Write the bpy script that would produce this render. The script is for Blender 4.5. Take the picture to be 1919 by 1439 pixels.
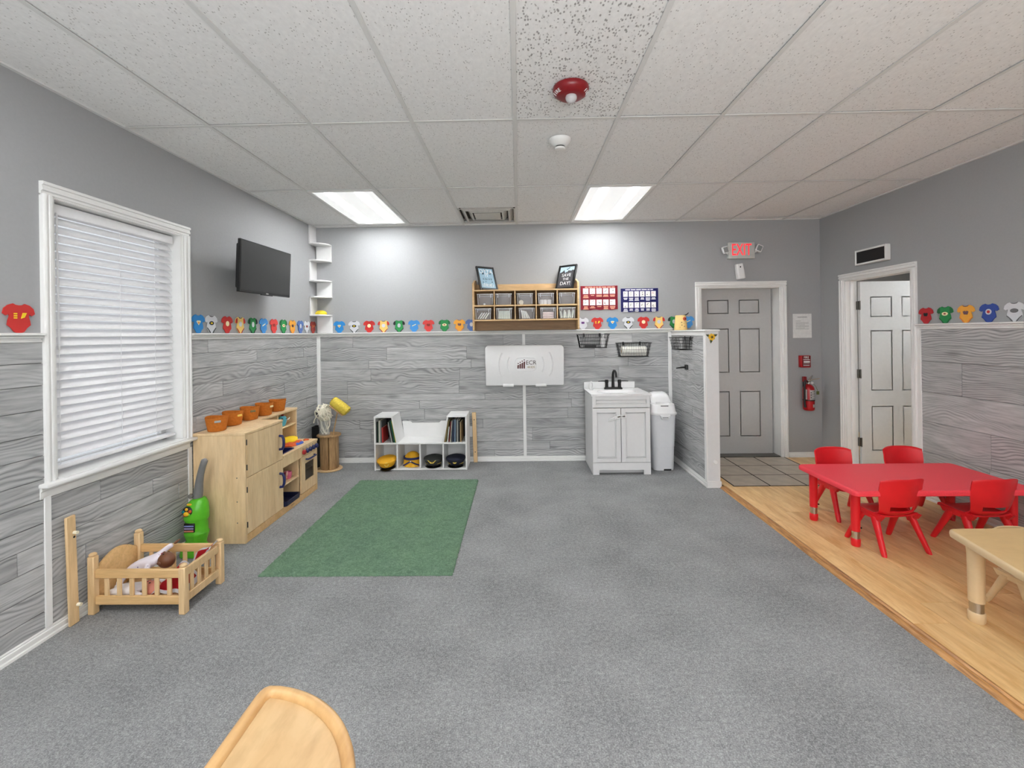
import bpy, bmesh, math, random
from mathutils import Matrix, Vector
for o in list(bpy.data.objects): bpy.data.objects.remove(o)
SC = bpy.context.scene
COL = SC.collection
PI = math.pi
R = math.radians
rnd = random.Random(7)
CAM_H = 1.472
CEIL = 2.737
XL, XR, YB, YF = -2.354, 3.468, 5.22, -3.2

# ---------------------------------------------------------------- camera, world, exposure
cd = bpy.data.cameras.new('camera')
cam = bpy.data.objects.new('camera', cd); COL.objects.link(cam)
cd.sensor_fit = 'HORIZONTAL'; cd.sensor_width = 36.0
cd.lens = 36.0 * 844.8 / 1919.0
cd.shift_y = -(719.5 - 625.4) / 1919.0
cd.clip_start = 0.05
cam.matrix_world = (Matrix.Translation((0, 0, CAM_H)) @ Matrix.Rotation(0.0145, 4, 'Z')
                    @ Matrix.Rotation(PI / 2, 4, 'X') @ Matrix.Rotation(-0.0139, 4, 'Z'))
SC.camera = cam
W = bpy.data.worlds.new('daylight'); SC.world = W; W.use_nodes = True
W.node_tree.nodes['Background'].inputs[0].default_value = (0.92, 0.95, 1.0, 1)
W.node_tree.nodes['Background'].inputs[1].default_value = 0.9
SC.view_settings.view_transform = 'Standard'
SC.view_settings.look = 'None'
SC.view_settings.gamma = 1.0
SC.view_settings.use_curve_mapping = False
SC.view_settings.exposure = 0.1
TROFFER = 11.5          # mean radiance of the lens of the two ceiling lights in view
TROFFER_REAR = 9.2     # the same for those over the near part of the room
NEXT_ROOM = 11.0
def area(name, loc, rot, sx, sy, watts):
    l = bpy.data.lights.new(name, 'AREA'); l.shape = 'RECTANGLE'; l.size = sx; l.size_y = sy; l.energy = watts
    o = bpy.data.objects.new(name, l); COL.objects.link(o); o.location = loc; o.rotation_euler = rot; return o
FILL_FRONT, FILL_CEILING = 128.0, 68.0  # strengths of the two added fill lamps
if FILL_FRONT: area('front_fill_lamp', (.5, YF - .16, 1.45), (PI / 2, 0, 0), 5.2, 2.0, FILL_FRONT)     # added fill lamp outside the added glazing, unseen behind the camera
if FILL_CEILING: area('ceiling_fill_lamp', (.3, -.9, 1.5), (PI + R(-12), 0, 0), 1.6, 1.2, FILL_CEILING)                       # added fill lamp behind the camera, aimed at the ceiling

# ---------------------------------------------------------------- mesh helpers
class MB:
    def __init__(s): s.bm = bmesh.new()
    def _mark(s, geom_faces, mi):
        for f in geom_faces: f.material_index = mi; f.smooth = True
    def _merge(s, b2, mi, M=None):
        if M is not None: bmesh.ops.transform(b2, matrix=M, verts=b2.verts)
        vm = {}
        for v in b2.verts: vm[v] = s.bm.verts.new(v.co)
        for f in b2.faces:
            try:
                nf = s.bm.faces.new([vm[v] for v in f.verts]); nf.material_index = mi; nf.smooth = True
            except ValueError: pass
        b2.free(); return s
    def box(s, x0, y0, z0, x1, y1, z1, bev=0, seg=1, mi=0, M=None):
        if x0 > x1: x0, x1 = x1, x0
        if y0 > y1: y0, y1 = y1, y0
        if z0 > z1: z0, z1 = z1, z0
        b = bmesh.new(); bmesh.ops.create_cube(b, size=1)
        for v in b.verts:
            v.co = Vector((x0 + (v.co.x + .5) * (x1 - x0), y0 + (v.co.y + .5) * (y1 - y0), z0 + (v.co.z + .5) * (z1 - z0)))
        if bev: 
            bev = min(bev, .49 * min(x1 - x0, y1 - y0, z1 - z0))
            bmesh.ops.bevel(b, geom=b.edges[:], offset=bev, segments=seg, affect='EDGES', profile=.5)
        return s._merge(b, mi, M)
    def ring(s, pts): return [s.bm.verts.new(p) for p in pts]
    def bridge(s, a, b, mi=0, closed=True):
        n = len(a)
        for i in range(n if closed else n - 1):
            j = (i + 1) % n
            try:
                f = s.bm.faces.new((a[i], a[j], b[j], b[i])); f.material_index = mi; f.smooth = True
            except ValueError: pass
    def face(s, vs, mi=0):
        try:
            f = s.bm.faces.new(vs); f.material_index = mi; f.smooth = True
        except ValueError: pass
    def loft(s, secs, mi=0, caps=(True, True), M=None):
        rs = []
        for sec in secs:
            rs.append(s.ring([(M @ Vector(p)) if M is not None else Vector(p) for p in sec]))
        for a, b in zip(rs, rs[1:]): s.bridge(a, b, mi)
        if caps[0]: s.face(rs[0][::-1], mi)
        if caps[1]: s.face(rs[-1], mi)
        return s
    def tube(s, pts, r, n=8, mi=0, closed=False, flat=1.0):
        pts = [Vector(p) for p in pts]; N = len(pts)
        rr = r if isinstance(r, (list, tuple)) else [r] * N
        rings = []; up = None
        for i, p in enumerate(pts):
            if closed: t = pts[(i + 1) % N] - pts[i - 1]
            else: t = pts[min(i + 1, N - 1)] - pts[max(i - 1, 0)]
            if t.length < 1e-9: t = Vector((0, 0, 1))
            t.normalize()
            if up is None:
                up = Vector((0, 0, 1)) if abs(t.z) < .9 else Vector((1, 0, 0))
            a = t.cross(up)
            if a.length < 1e-6: a = t.cross(Vector((0, 1, 0)))
            a.normalize(); b = a.cross(t).normalized(); up = b
            rings.append(s.ring([p + a * (math.cos(2 * PI * k / n) * rr[i]) + b * (math.sin(2 * PI * k / n) * rr[i] * flat) for k in range(n)]))
        for a, b in zip(rings, rings[1:]): s.bridge(a, b, mi)
        if closed: s.bridge(rings[-1], rings[0], mi)
        else: s.face(rings[0][::-1], mi); s.face(rings[-1], mi)
        return s
    def cyl(s, p, q, r0, r1=None, n=20, mi=0):
        return s.tube([p, q], [r0, r0 if r1 is None else r1], n, mi)
    def lathe(s, prof, c=(0, 0, 0), n=28, mi=0, sx=1, sy=1, M=None):
        secs = [[(c[0] + r * sx * math.cos(2 * PI * k / n), c[1] + r * sy * math.sin(2 * PI * k / n), c[2] + z) for k in range(n)] for r, z in prof]
        return s.loft(secs, mi, (prof[0][0] > 1e-5, prof[-1][0] > 1e-5), M)
    def ell(s, c, r, n=16, m=10, mi=0, M=None):
        prof = [(max(1e-4, math.sin(PI * i / m)), -math.cos(PI * i / m)) for i in range(m + 1)]
        secs = [[(c[0] + rr * r[0] * math.cos(2 * PI * k / n), c[1] + rr * r[1] * math.sin(2 * PI * k / n), c[2] + z * r[2]) for k in range(n)] for rr, z in prof]
        return s.loft(secs, mi, (True, True), M)
    def prism(s, poly, a, b, plane='xz', mi=0, M=None, bev=0):
        f = {'xz': lambda u, w, t: (u, t, w), 'xy': lambda u, w, t: (u, w, t), 'yz': lambda u, w, t: (t, u, w)}[plane]
        b2 = bmesh.new()
        A = [b2.verts.new(f(u, w, a)) for u, w in poly]; B = [b2.verts.new(f(u, w, b)) for u, w in poly]
        n = len(poly)
        for i in range(n): b2.faces.new((A[i], A[(i + 1) % n], B[(i + 1) % n], B[i]))
        b2.faces.new(A[::-1]); b2.faces.new(B)
        bmesh.ops.recalc_face_normals(b2, faces=b2.faces[:])
        if bev: bmesh.ops.bevel(b2, geom=b2.edges[:], offset=bev, segments=2, affect='EDGES', profile=.5, clamp_overlap=True)
        return s._merge(b2, mi, M)
    def text(s, txt, size, M, depth=.001, mi=0):
        c = bpy.data.curves.new('lettering', 'FONT'); c.body = txt; c.size = size; c.align_x = 'CENTER'; c.align_y = 'CENTER'
        c.extrude = depth; c.resolution_u = 3
        o = bpy.data.objects.new('lettering', c); COL.objects.link(o)
        dg = bpy.context.evaluated_depsgraph_get(); me = bpy.data.meshes.new_from_object(o.evaluated_get(dg))
        b = bmesh.new(); b.from_mesh(me)
        bpy.data.objects.remove(o); bpy.data.curves.remove(c); bpy.data.meshes.remove(me)
        return s._merge(b, mi, M)
    def mesh(s, name, mats, shift=(0, 0, 0), recalc=True, ang=.7):
        bm = s.bm
        if recalc: bmesh.ops.recalc_face_normals(bm, faces=bm.faces[:])
        if any(shift): bmesh.ops.translate(bm, verts=bm.verts, vec=[-c for c in shift])
        for e in bm.edges:
            if len(e.link_faces) == 2 and e.calc_face_angle(0) > ang: e.smooth = False
        me = bpy.data.meshes.new(name); bm.to_mesh(me); bm.free()
        for m in (mats if isinstance(mats, (list, tuple)) else [mats]): me.materials.append(m)
        return me

WORLD = {}     # world position of every unrotated parent
def build(mb, name, mats, parent=None, local=False, **kw):
    sh = (0, 0, 0)
    if parent is not None and not local: sh = WORLD.get(parent.name, (0, 0, 0))
    o = bpy.data.objects.new(name, mb.mesh(name, mats, sh, **kw)); COL.objects.link(o)
    if parent is not None:
        o.parent = parent; WORLD[o.name] = WORLD.get(parent.name, (0, 0, 0))
    return o
def tag(o, label=None, cat=None, group=None, kind=None):
    if label: o['label'] = label
    if cat: o['category'] = cat
    if group: o['group'] = group
    if kind: o['kind'] = kind
    return o
def thing(name, label, cat, loc=(0, 0, 0), rz=0, group=None):
    o = bpy.data.objects.new(name, None); COL.objects.link(o); o.empty_display_size = .05
    o.location = loc; o.rotation_euler = (0, 0, rz); WORLD[o.name] = tuple(loc)
    return tag(o, label, cat, group)
def single(mb, name, mats, label, cat, group=None, **kw):
    bm = mb.bm
    xs = [v.co for v in bm.verts]
    c = ((min(v.x for v in xs) + max(v.x for v in xs)) / 2, (min(v.y for v in xs) + max(v.y for v in xs)) / 2, min(v.z for v in xs))
    o = bpy.data.objects.new(name, mb.mesh(name, mats, c, **kw)); COL.objects.link(o); o.location = c; WORLD[o.name] = c
    return tag(o, label, cat, group)
def struct(mb, name, mats, label=None, parent=None, **kw):
    o = build(mb, name, mats, parent, **kw)
    if parent is None: o['kind'] = 'structure'
    if label: o['label'] = label
    return o
def dup(root, loc, rz=0, label=None):
    def cp(o, par):
        c = o.copy(); COL.objects.link(c)
        if par is not None: c.parent = par
        for ch in KIDS.get(o.name, [x for x in bpy.data.objects if x.parent == o]): cp(ch, c)
        return c
    KIDS = {}
    kids = {}
    for x in bpy.data.objects:
        if x.parent: kids.setdefault(x.parent.name, []).append(x)
    def cp2(o, par):
        c = o.copy(); COL.objects.link(c)
        if par is not None: c.parent = par
        for ch in kids.get(o.name, []): cp2(ch, c)
        return c
    r = cp2(root, None); r.location = loc; r.rotation_euler = (0, 0, rz)
    if label: r['label'] = label
    WORLD[r.name] = tuple(loc)
    return r
def rrect(cx, cy, w, d, r, z, n=5):
    pts = []
    r = min(r, w / 2 - 1e-4, d / 2 - 1e-4)
    for (sx, sy, a0) in ((1, 1, 0), (-1, 1, 90), (-1, -1, 180), (1, -1, 270)):
        for k in range(n + 1):
            a = R(a0 + 90 * k / n)
            pts.append((cx + sx * (w / 2 - r) + r * math.cos(a), cy + sy * (d / 2 - r) + r * math.sin(a), z))
    return pts
def circle2(r, n=24, cx=0, cy=0, ry=None):
    return [(cx + r * math.cos(2 * PI * k / n), cy + (ry or r) * math.sin(2 * PI * k / n)) for k in range(n)]

# ---------------------------------------------------------------- materials
def srgb(r, g, b):
    f = lambda c: (c / 255 / 12.92) if c / 255 <= .04045 else ((c / 255 + .055) / 1.055) ** 2.4
    return (f(r), f(g), f(b), 1)
class NT:
    def __init__(s, name):
        s.m = bpy.data.materials.new(name); s.m.use_nodes = True; s.t = s.m.node_tree; s.n = s.t.nodes; s.l = s.t.links
        s.p = s.n['Principled BSDF']
    def add(s, typ, **kw):
        n = s.n.new(typ)
        for k, v in kw.items():
            if k in n.inputs: 
                n.inputs[k].default_value = v
            else: setattr(n, k, v)
        return n
    def link(s, a, b): s.l.new(a, b)
    def ramp(s, fac, stops):
        r = s.n.new('ShaderNodeValToRGB'); e = r.color_ramp.elements
        while len(e) < len(stops): e.new(.5)
        for el, (p, c) in zip(e, stops): el.position = p; el.color = c
        s.link(fac, r.inputs[0]); return r.outputs[0]
    def coords(s, scale=(1, 1, 1), rnd_off=0, obj=True):
        tc = s.n.new('ShaderNodeTexCoord'); mp = s.n.new('ShaderNodeMapping'); mp.inputs['Scale'].default_value = scale
        src = tc.outputs['Object'] if obj else tc.outputs['Generated']
        if rnd_off:
            oi = s.n.new('ShaderNodeObjectInfo'); mul = s.n.new('ShaderNodeMath'); mul.operation = 'MULTIPLY'; mul.inputs[1].default_value = rnd_off
            s.link(oi.outputs['Random'], mul.inputs[0])
            cb = s.n.new('ShaderNodeCombineXYZ')
            for i in range(3): s.link(mul.outputs[0], cb.inputs[i])
            ad = s.n.new('ShaderNodeVectorMath'); ad.operation = 'ADD'; s.link(src, ad.inputs[0]); s.link(cb.outputs[0], ad.inputs[1]); src = ad.outputs[0]
        s.link(src, mp.inputs[0]); return mp.outputs[0]
    def noise(s, vec, scale, detail=3, rough=.55, dist=0):
        n = s.n.new('ShaderNodeTexNoise'); n.inputs['Scale'].default_value = scale; n.inputs['Detail'].default_value = detail
        n.inputs['Roughness'].default_value = rough; n.inputs['Distortion'].default_value = dist
        s.link(vec, n.inputs['Vector']); return n.outputs['Fac']
    def mix(s, fac, a, b, mode='MIX'):
        m = s.n.new('ShaderNodeMix'); m.data_type = 'RGBA'; m.blend_type = mode
        for sock, v in ((m.inputs[0], fac), (m.inputs[6], a), (m.inputs[7], b)):
            if hasattr(v, 'is_output'): s.link(v, sock)
            else: sock.default_value = v
        return m.outputs[2]
    def bump(s, h, strength=.2, dist=.002):
        b = s.n.new('ShaderNodeBump'); b.inputs['Strength'].default_value = strength; b.inputs['Distance'].default_value = dist
        s.link(h, b.inputs['Height']); s.link(b.outputs[0], s.p.inputs['Normal'])
def solid(name, col, rough=.5, metal=0, var=.06, nscale=30, bump=.05, spec=.5, coat=0):
    m = NT(name); c = srgb(*col)
    v = m.coords(); f = m.noise(v, nscale, 3)
    d = tuple(x * (1 - var) for x in c[:3]) + (1,); l = tuple(min(1, x * (1 + var)) for x in c[:3]) + (1,)
    m.link(m.ramp(f, [(.3, d), (.7, l)]), m.p.inputs['Base Color'])
    m.p.inputs['Roughness'].default_value = rough; m.p.inputs['Metallic'].default_value = metal
    m.p.inputs['Specular IOR Level'].default_value = spec
    if coat: m.p.inputs['Coat Weight'].default_value = coat
    if bump: m.bump(f, bump, .001)
    return m.m
def woodmat(name, c1, c2, axis='x', grain=14, rough=.45, dark=.25, bump=.08, vary=0):
    m = NT(name)
    sc = {'x': (1, grain, grain), 'y': (grain, 1, grain), 'z': (grain, grain, 1)}[axis]
    v = m.coords(sc, 7)
    f = m.noise(v, 2.2, 5, .6, .6); g = m.noise(v, 9, 3, .6)
    a = m.ramp(f, [(.3, srgb(*c1)), (.68, srgb(*c2))])
    b = m.mix(dark, a, m.ramp(g, [(.35, tuple(x * .6 for x in srgb(*c1)[:3]) + (1,)), (.6, srgb(*c2))]), 'MIX')
    if vary:
        oi = m.add('ShaderNodeObjectInfo'); val = m.add('ShaderNodeMapRange'); val.inputs[3].default_value = 1 - vary; val.inputs[4].default_value = 1.0
        m.link(oi.outputs['Random'], val.inputs[0]); hs = m.add('ShaderNodeHueSaturation'); m.link(val.outputs[0], hs.inputs['Value']); m.link(b, hs.inputs['Color']); b = hs.outputs[0]
    m.link(b, m.p.inputs['Base Color']); m.p.inputs['Roughness'].default_value = rough
    m.bump(g, bump, .001)
    return m.m
def graywood():
    m = NT('grey weathered plank print')
    v = m.coords((1, 1, 1), 23)
    def mp(sc): n = m.add('ShaderNodeMapping'); n.inputs['Scale'].default_value = sc; m.link(v, n.inputs[0]); return n.outputs[0]
    # slow wander of the grain, added to the height so the rings bend into cathedrals
    wob = m.noise(mp((1.6, 1, 3.5)), 1.0, 2, .5)
    sp = m.add('ShaderNodeSeparateXYZ'); m.link(v, sp.inputs[0])
    mu = m.add('ShaderNodeMath', operation='MULTIPLY_ADD'); mu.inputs[1].default_value = .30; m.link(wob, mu.inputs[0]); m.link(sp.outputs[2], mu.inputs[2])
    fx = m.add('ShaderNodeMath', operation='MULTIPLY'); fx.inputs[1].default_value = .10; m.link(sp.outputs[0], fx.inputs[0])
    cb = m.add('ShaderNodeCombineXYZ'); m.link(fx.outputs[0], cb.inputs[0]); m.link(mu.outputs[0], cb.inputs[2])
    wv = m.add('ShaderNodeTexWave', wave_type='BANDS', bands_direction='Z'); wv.inputs['Scale'].default_value = 14
    wv.inputs['Distortion'].default_value = 3.2; wv.inputs['Detail'].default_value = 2; wv.inputs['Detail Scale'].default_value = 1.6
    m.link(cb.outputs[0], wv.inputs['Vector'])
    fine = m.noise(mp((3, 10, 46)), 1.6, 4, .6)
    blot = m.noise(mp((1.1, 3, 7)), 2.0, 4, .6, .8)
    gate = m.ramp(m.noise(mp((.9, 1, 4)), 1.3, 2), [(.42, (.12, .12, .12, 1)), (.62, (.75, .75, .75, 1))])
    a = m.ramp(blot, [(.28, srgb(142, 143, 144)), (.5, srgb(180, 181, 181)), (.74, srgb(212, 212, 212))])
    b = m.mix(gate, a, m.ramp(wv.outputs['Fac'], [(.0, srgb(112, 113, 114)), (.28, srgb(168, 169, 169)), (.85, srgb(206, 206, 206))]))
    c = m.mix(.24, b, m.ramp(fine, [(.34, srgb(104, 105, 106)), (.5, srgb(184, 185, 185)), (.7, srgb(226, 226, 226))]))
    vo = m.add('ShaderNodeTexVoronoi'); vo.inputs['Scale'].default_value = 1.0; m.link(mp((2.0, 4, 6)), vo.inputs['Vector'])
    k = m.ramp(vo.outputs['Distance'], [(.06, (0, 0, 0, 1)), (.20, (1, 1, 1, 1))])
    inv = m.add('ShaderNodeMath', operation='MULTIPLY_ADD'); inv.inputs[1].default_value = -.5; inv.inputs[2].default_value = .5; m.link(k, inv.inputs[0])
    d = m.mix(inv.outputs[0], c, srgb(104, 104, 104))
    oi = m.add('ShaderNodeObjectInfo'); val = m.add('ShaderNodeMapRange'); val.inputs[3].default_value = .82; val.inputs[4].default_value = 1.0
    m.link(oi.outputs['Random'], val.inputs[0])
    hs = m.add('ShaderNodeHueSaturation'); m.link(val.outputs[0], hs.inputs['Value']); m.link(d, hs.inputs['Color'])
    m.link(hs.outputs[0], m.p.inputs['Base Color']); m.p.inputs['Roughness'].default_value = .6
    m.bump(fine, .12, .001)
    return m.m
def carpetmat():
    m = NT('charcoal loop carpet'); v = m.coords()
    a = m.noise(v, 170, 2, .75); b = m.noise(v, 55, 4, .6); c = m.noise(v, 2.2, 4, .6)
    col = m.ramp(a, [(.34, srgb(85, 86, 87)), (.5, srgb(140, 141, 142)), (.66, srgb(200, 201, 201))])
    col = m.mix(.45, col, m.ramp(b, [(.3, srgb(94, 94, 96)), (.5, srgb(138, 138, 140)), (.7, srgb(184, 185, 185))]))
    col = m.mix(.30, col, m.ramp(c, [(.32, srgb(104, 105, 106)), (.68, srgb(168, 169, 170))]))
    m.link(col, m.p.inputs['Base Color']); m.p.inputs['Roughness'].default_value = .95; m.p.inputs['Specular IOR Level'].default_value = .1
    m.bump(a, .6, .004); return m.m
def rugmat():
    m = NT('green shag pile'); v = m.coords()
    a = m.noise(v, 120, 3, .7, .5); b = m.noise(v, 28, 4, .65, 1.0); c = m.noise(v, 4, 3)
    col = m.ramp(a, [(.3, srgb(66, 88, 74)), (.5, srgb(103, 132, 108)), (.72, srgb(140, 168, 138))])
    col = m.mix(.5, col, m.ramp(b, [(.3, srgb(68, 92, 78)), (.5, srgb(105, 134, 110)), (.7, srgb(136, 162, 136))]))
    col = m.mix(.25, col, m.ramp(c, [(.3, srgb(93, 116, 104)), (.7, srgb(119, 150, 118))]))
    m.link(col, m.p.inputs['Base Color']); m.p.inputs['Roughness'].default_value = .95; m.p.inputs['Specular IOR Level'].default_value = .1
    m.bump(b, .9, .008); return m.m
def tilemat(name, amount):
    m = NT(name); v = m.coords((1, 1, 1), 9)
    mp = m.add('ShaderNodeMapping'); mp.inputs['Scale'].default_value = (1, .55, 1); m.link(v, mp.inputs[0])
    vo = m.add('ShaderNodeTexVoronoi'); vo.inputs['Scale'].default_value = 85; m.link(mp.outputs[0], vo.inputs['Vector'])
    n = m.noise(mp.outputs[0], 60, 3); 
    base = m.ramp(n, [(.3, srgb(236, 236, 235)), (.7, srgb(245, 245, 244))])
    pit = m.ramp(vo.outputs['Distance'], [(amount * .55, (1, 1, 1, 1)), (amount, (0, 0, 0, 1))])
    gate = m.ramp(m.noise(v, 30, 2), [(.46, (0, 0, 0, 1)), (.52, (1, 1, 1, 1))])
    fac = m.mix(1.0, pit, gate, 'MULTIPLY')
    m.link(m.mix(fac, base, srgb(184, 182, 180) if amount < .4 else srgb(160, 158, 156)), m.p.inputs['Base Color'])
    m.p.inputs['Roughness'].default_value = .9; m.p.inputs['Specular IOR Level'].default_value = .1
    m.bump(n, .15, .002); return m.m
def emit(name, col, strength):
    m = NT(name); m.p.inputs['Base Color'].default_value = srgb(*col)
    m.p.inputs['Emission Color'].default_value = srgb(*col); m.p.inputs['Emission Strength'].default_value = strength; return m.m
def troffermat(name, mean):
    m = NT(name); tc = m.add('ShaderNodeTexCoord'); sp = m.add('ShaderNodeSeparateXYZ'); m.link(tc.outputs['Object'], sp.inputs[0])
    ab = m.add('ShaderNodeMath', operation='ABSOLUTE'); m.link(sp.outputs[0], ab.inputs[0])
    su = m.add('ShaderNodeMath', operation='SUBTRACT'); su.inputs[1].default_value = .135; m.link(ab.outputs[0], su.inputs[0])
    a2 = m.add('ShaderNodeMath', operation='ABSOLUTE'); m.link(su.outputs[0], a2.inputs[0])
    mr = m.add('ShaderNodeMapRange', interpolation_type='SMOOTHSTEP'); mr.inputs[1].default_value = .0; mr.inputs[2].default_value = .055
    mr.inputs[3].default_value = mean * 6.2; mr.inputs[4].default_value = min(mean, .60); m.link(a2.outputs[0], mr.inputs[0])
    m.p.inputs['Base Color'].default_value = srgb(235, 235, 232); m.p.inputs['Emission Color'].default_value = (.972, .99, 1, 1)
    ay = m.add('ShaderNodeMath', operation='ABSOLUTE'); m.link(sp.outputs[1], ay.inputs[0])
    my = m.add('ShaderNodeMapRange', interpolation_type='SMOOTHSTEP'); my.inputs[1].default_value = .36; my.inputs[2].default_value = .54
    my.inputs[3].default_value = 1.0; my.inputs[4].default_value = .06; m.link(ay.outputs[0], my.inputs[0])
    mm = m.add('ShaderNodeMath', operation='MULTIPLY'); m.link(mr.outputs[0], mm.inputs[0]); m.link(my.outputs[0], mm.inputs[1])
    mx_ = m.add('ShaderNodeMath', operation='MAXIMUM'); m.link(mm.outputs[0], mx_.inputs[0]); mx_.inputs[1].default_value = min(mean, .60)
    m.link(mx_.outputs[0], m.p.inputs['Emission Strength']); m.p.inputs['Roughness'].default_value = .5
    return m.m
def clearmat(name, col, alpha, rough=.2):
    m = NT(name); tr = m.add('ShaderNodeBsdfTransparent'); mx = m.add('ShaderNodeMixShader'); mx.inputs[0].default_value = alpha
    m.p.inputs['Base Color'].default_value = srgb(*col); m.p.inputs['Roughness'].default_value = rough
    out = m.n['Material Output']; m.link(tr.outputs[0], mx.inputs[1]); m.link(m.p.outputs[0], mx.inputs[2]); m.link(mx.outputs[0], out.inputs[0])
    return m.m

M_wall = solid('grey wall paint', (166, 167, 168), .75, var=.02, nscale=60, bump=.08, spec=.2)
M_trim = solid('white trim paint', (236, 236, 234), .4, var=.02, nscale=12, bump=.02)
M_white = solid('white laminate', (238, 238, 237), .35, var=.015, nscale=10, bump=.0)
M_door = solid('grey door paint', (184, 184, 183), .5, var=.02, nscale=40, bump=.06)
M_door2 = solid('pale grey door paint', (218, 219, 218), .5, var=.02, nscale=40, bump=.06)
M_plank = graywood()
M_carpet = carpetmat(); M_rug = rugmat()
M_tileA = tilemat('fissured ceiling tile', .26); M_tileB = tilemat('heavily pitted ceiling tile', .44)
M_grid = solid('white grid bar', (224, 224, 222), .5, var=.02, bump=0)
M_wfloor = woodmat('honey laminate', (214, 162, 98), (252, 218, 160), 'y', 6, .36, .16, .05, .16)
M_maple = woodmat('maple plywood', (222, 188, 140), (240, 212, 168), 'z', 6, .45, .18)
M_mapleX = woodmat('maple board', (208, 166, 108), (228, 190, 136), 'x', 8, .45, .2)
M_birch = woodmat('pale birch', (214, 176, 124), (232, 200, 154), 'z', 9, .45, .18)
M_organ_shade = woodmat('organizer maple with painted shade', (124, 96, 66), (150, 118, 84), 'x', 7, .6, .2)  # organizer wood with the shade of its recesses put into the colour
M_organ = woodmat('organizer maple', (196, 158, 108), (224, 190, 140), 'x', 7, .45, .2)
M_spool = woodmat('spool board', (150, 112, 70), (202, 166, 118), 'z', 10, .6, .4)
M_tabletop = woodmat('tan tabletop', (216, 178, 122), (228, 194, 138), 'x', 2, .4, .1)
M_dtop = woodmat('blond swirled veneer', (194, 156, 108), (216, 184, 138), 'y', 3, .35, .25)
M_drim = woodmat('amber rim', (198, 152, 98), (218, 178, 124), 'y', 4, .35, .2)
M_slab = solid('ceramic floor tile', (184, 172, 156), .35, var=.16, nscale=9, bump=.05)
M_grout = solid('grout', (44, 38, 32), .9)
M_red = solid('red moulded plastic', (226, 30, 40), .38, var=.04, nscale=14, bump=.0)
M_redtop = solid('red tabletop', (248, 66, 80), .45, var=.06, nscale=160, bump=.1)
M_beige = solid('beige plastic', (222, 194, 152), .4, var=.03, bump=0)
M_chrome = solid('brushed steel', (190, 188, 184), .25, 1, var=.04, bump=0)
M_hinge = solid('dull steel hinge', (120, 118, 112), .35, .9, bump=0)
M_black = solid('black plastic', (18, 18, 19), .4, var=.03, bump=0)
M_matte = solid('matte black metal', (16, 16, 17), .35, .3, bump=0)
M_screen = solid('dark screen', (52, 52, 52), .3, var=.02, bump=0, spec=.3)
M_navy = solid('navy plastic', (24, 34, 90), .35, bump=0)
M_blue = solid('blue cloth', (60, 88, 172), .8)
M_yellow = solid('yellow cloth', (240, 204, 24), .8, var=.05)
M_ylwplush = solid('yellow sponge', (232, 206, 84), .95, var=.16, nscale=60, bump=.6)
M_orange = solid('orange netting', (214, 92, 36), .8, var=.3, nscale=80)
M_felt = solid('rust felt', (190, 112, 46), .95, var=.1, nscale=70, bump=.3, spec=.1)
M_cream = solid('cream', (240, 232, 208), .7)
M_green = solid('lime green plastic', (92, 188, 40), .25, var=.05, bump=0)
M_gold = solid('golden yellow plastic', (238, 186, 34), .4, bump=0)
M_grayp = solid('grey plastic', (118, 118, 118), .4, bump=0)
M_pink = solid('glossy pink plastic', (222, 110, 140), .25, bump=0)
M_maroon = solid('maroon plastic', (140, 24, 58), .3, bump=0)
M_skin = solid('brown vinyl skin', (112, 70, 46), .45, bump=0)
M_skin2 = solid('rosy vinyl skin', (206, 128, 108), .45, bump=0)
M_redcloth = solid('red blanket cloth', (196, 22, 34), .85, var=.12, nscale=40, bump=.3)
M_whitecloth = solid('white cloth', (236, 232, 234), .9, var=.05, nscale=60, bump=.3)
M_rope = solid('cotton rope', (250, 244, 226), .9, bump=.2)
M_bin = clearmat('clear plastic bin', (225, 222, 224), .13, .12)
M_binrim = clearmat('clear plastic rim', (246, 246, 246), .8, .25)
M_glass = clearmat('clear glass', (226, 230, 228), .2, .05)
M_pane = clearmat('window glass', (220, 230, 235), .15, .03)
M_blind = solid('white blind slat', (236, 236, 238), .45, var=.02, bump=0)
M_firered = solid('fire red', (170, 16, 24), .3, bump=0)
M_strobe = solid('dark red housing', (128, 14, 24), .35, bump=0)
M_steelw = solid('white appliance plastic', (234, 234, 234), .3, var=.01, bump=0)
M_pail = solid('white pail plastic', (226, 227, 230), .35, var=.01, bump=0)
M_mesh = solid('black wire', (24, 24, 25), .4, .6, bump=0)
M_paper = solid('white paper', (226, 226, 224), .85, bump=0)
M_ink = solid('grey ink', (120, 120, 120), .8, bump=0)
M_vent = solid('off-white vent metal', (206, 204, 198), .5, bump=0)
M_ventdark = solid('vent shadow box', (60, 56, 50), .7, bump=0)
# ================================================================ room shell
def wall(name, boxes, mat=M_wall, label=None):
    b = MB()
    for x in boxes: b.box(*x)
    return struct(b, name, mat, label)
DX0, DX1, DZ = 2.105, 3.005, 1.968        # exit door opening in the back wall
WY0, WY1, WZ0, WZ1 = 2.255, 3.118, .77, 2.192   # window opening in the left wall
RY0, RY1, RZ = 4.032, 4.834, 1.985        # doorway in the right wall
w_back = wall('wall_back', [(XL - .15, YB, -.1, DX0, YB + .2, CEIL + .1), (DX1, YB, -.1, XR + .12, YB + .2, CEIL + .1), (DX0, YB, DZ, DX1, YB + .2, CEIL + .1)], label='grey painted end wall with plank wainscot')
w_left = wall('wall_left', [(XL - .15, YF, -.1, XL, WY0, CEIL + .1), (XL - .15, WY1, -.1, XL, YB, CEIL + .1), (XL - .15, WY0, -.1, XL, WY1, WZ0), (XL - .15, WY0, WZ1, XL, WY1, CEIL + .1)], label='grey painted window wall with plank wainscot')
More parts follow.
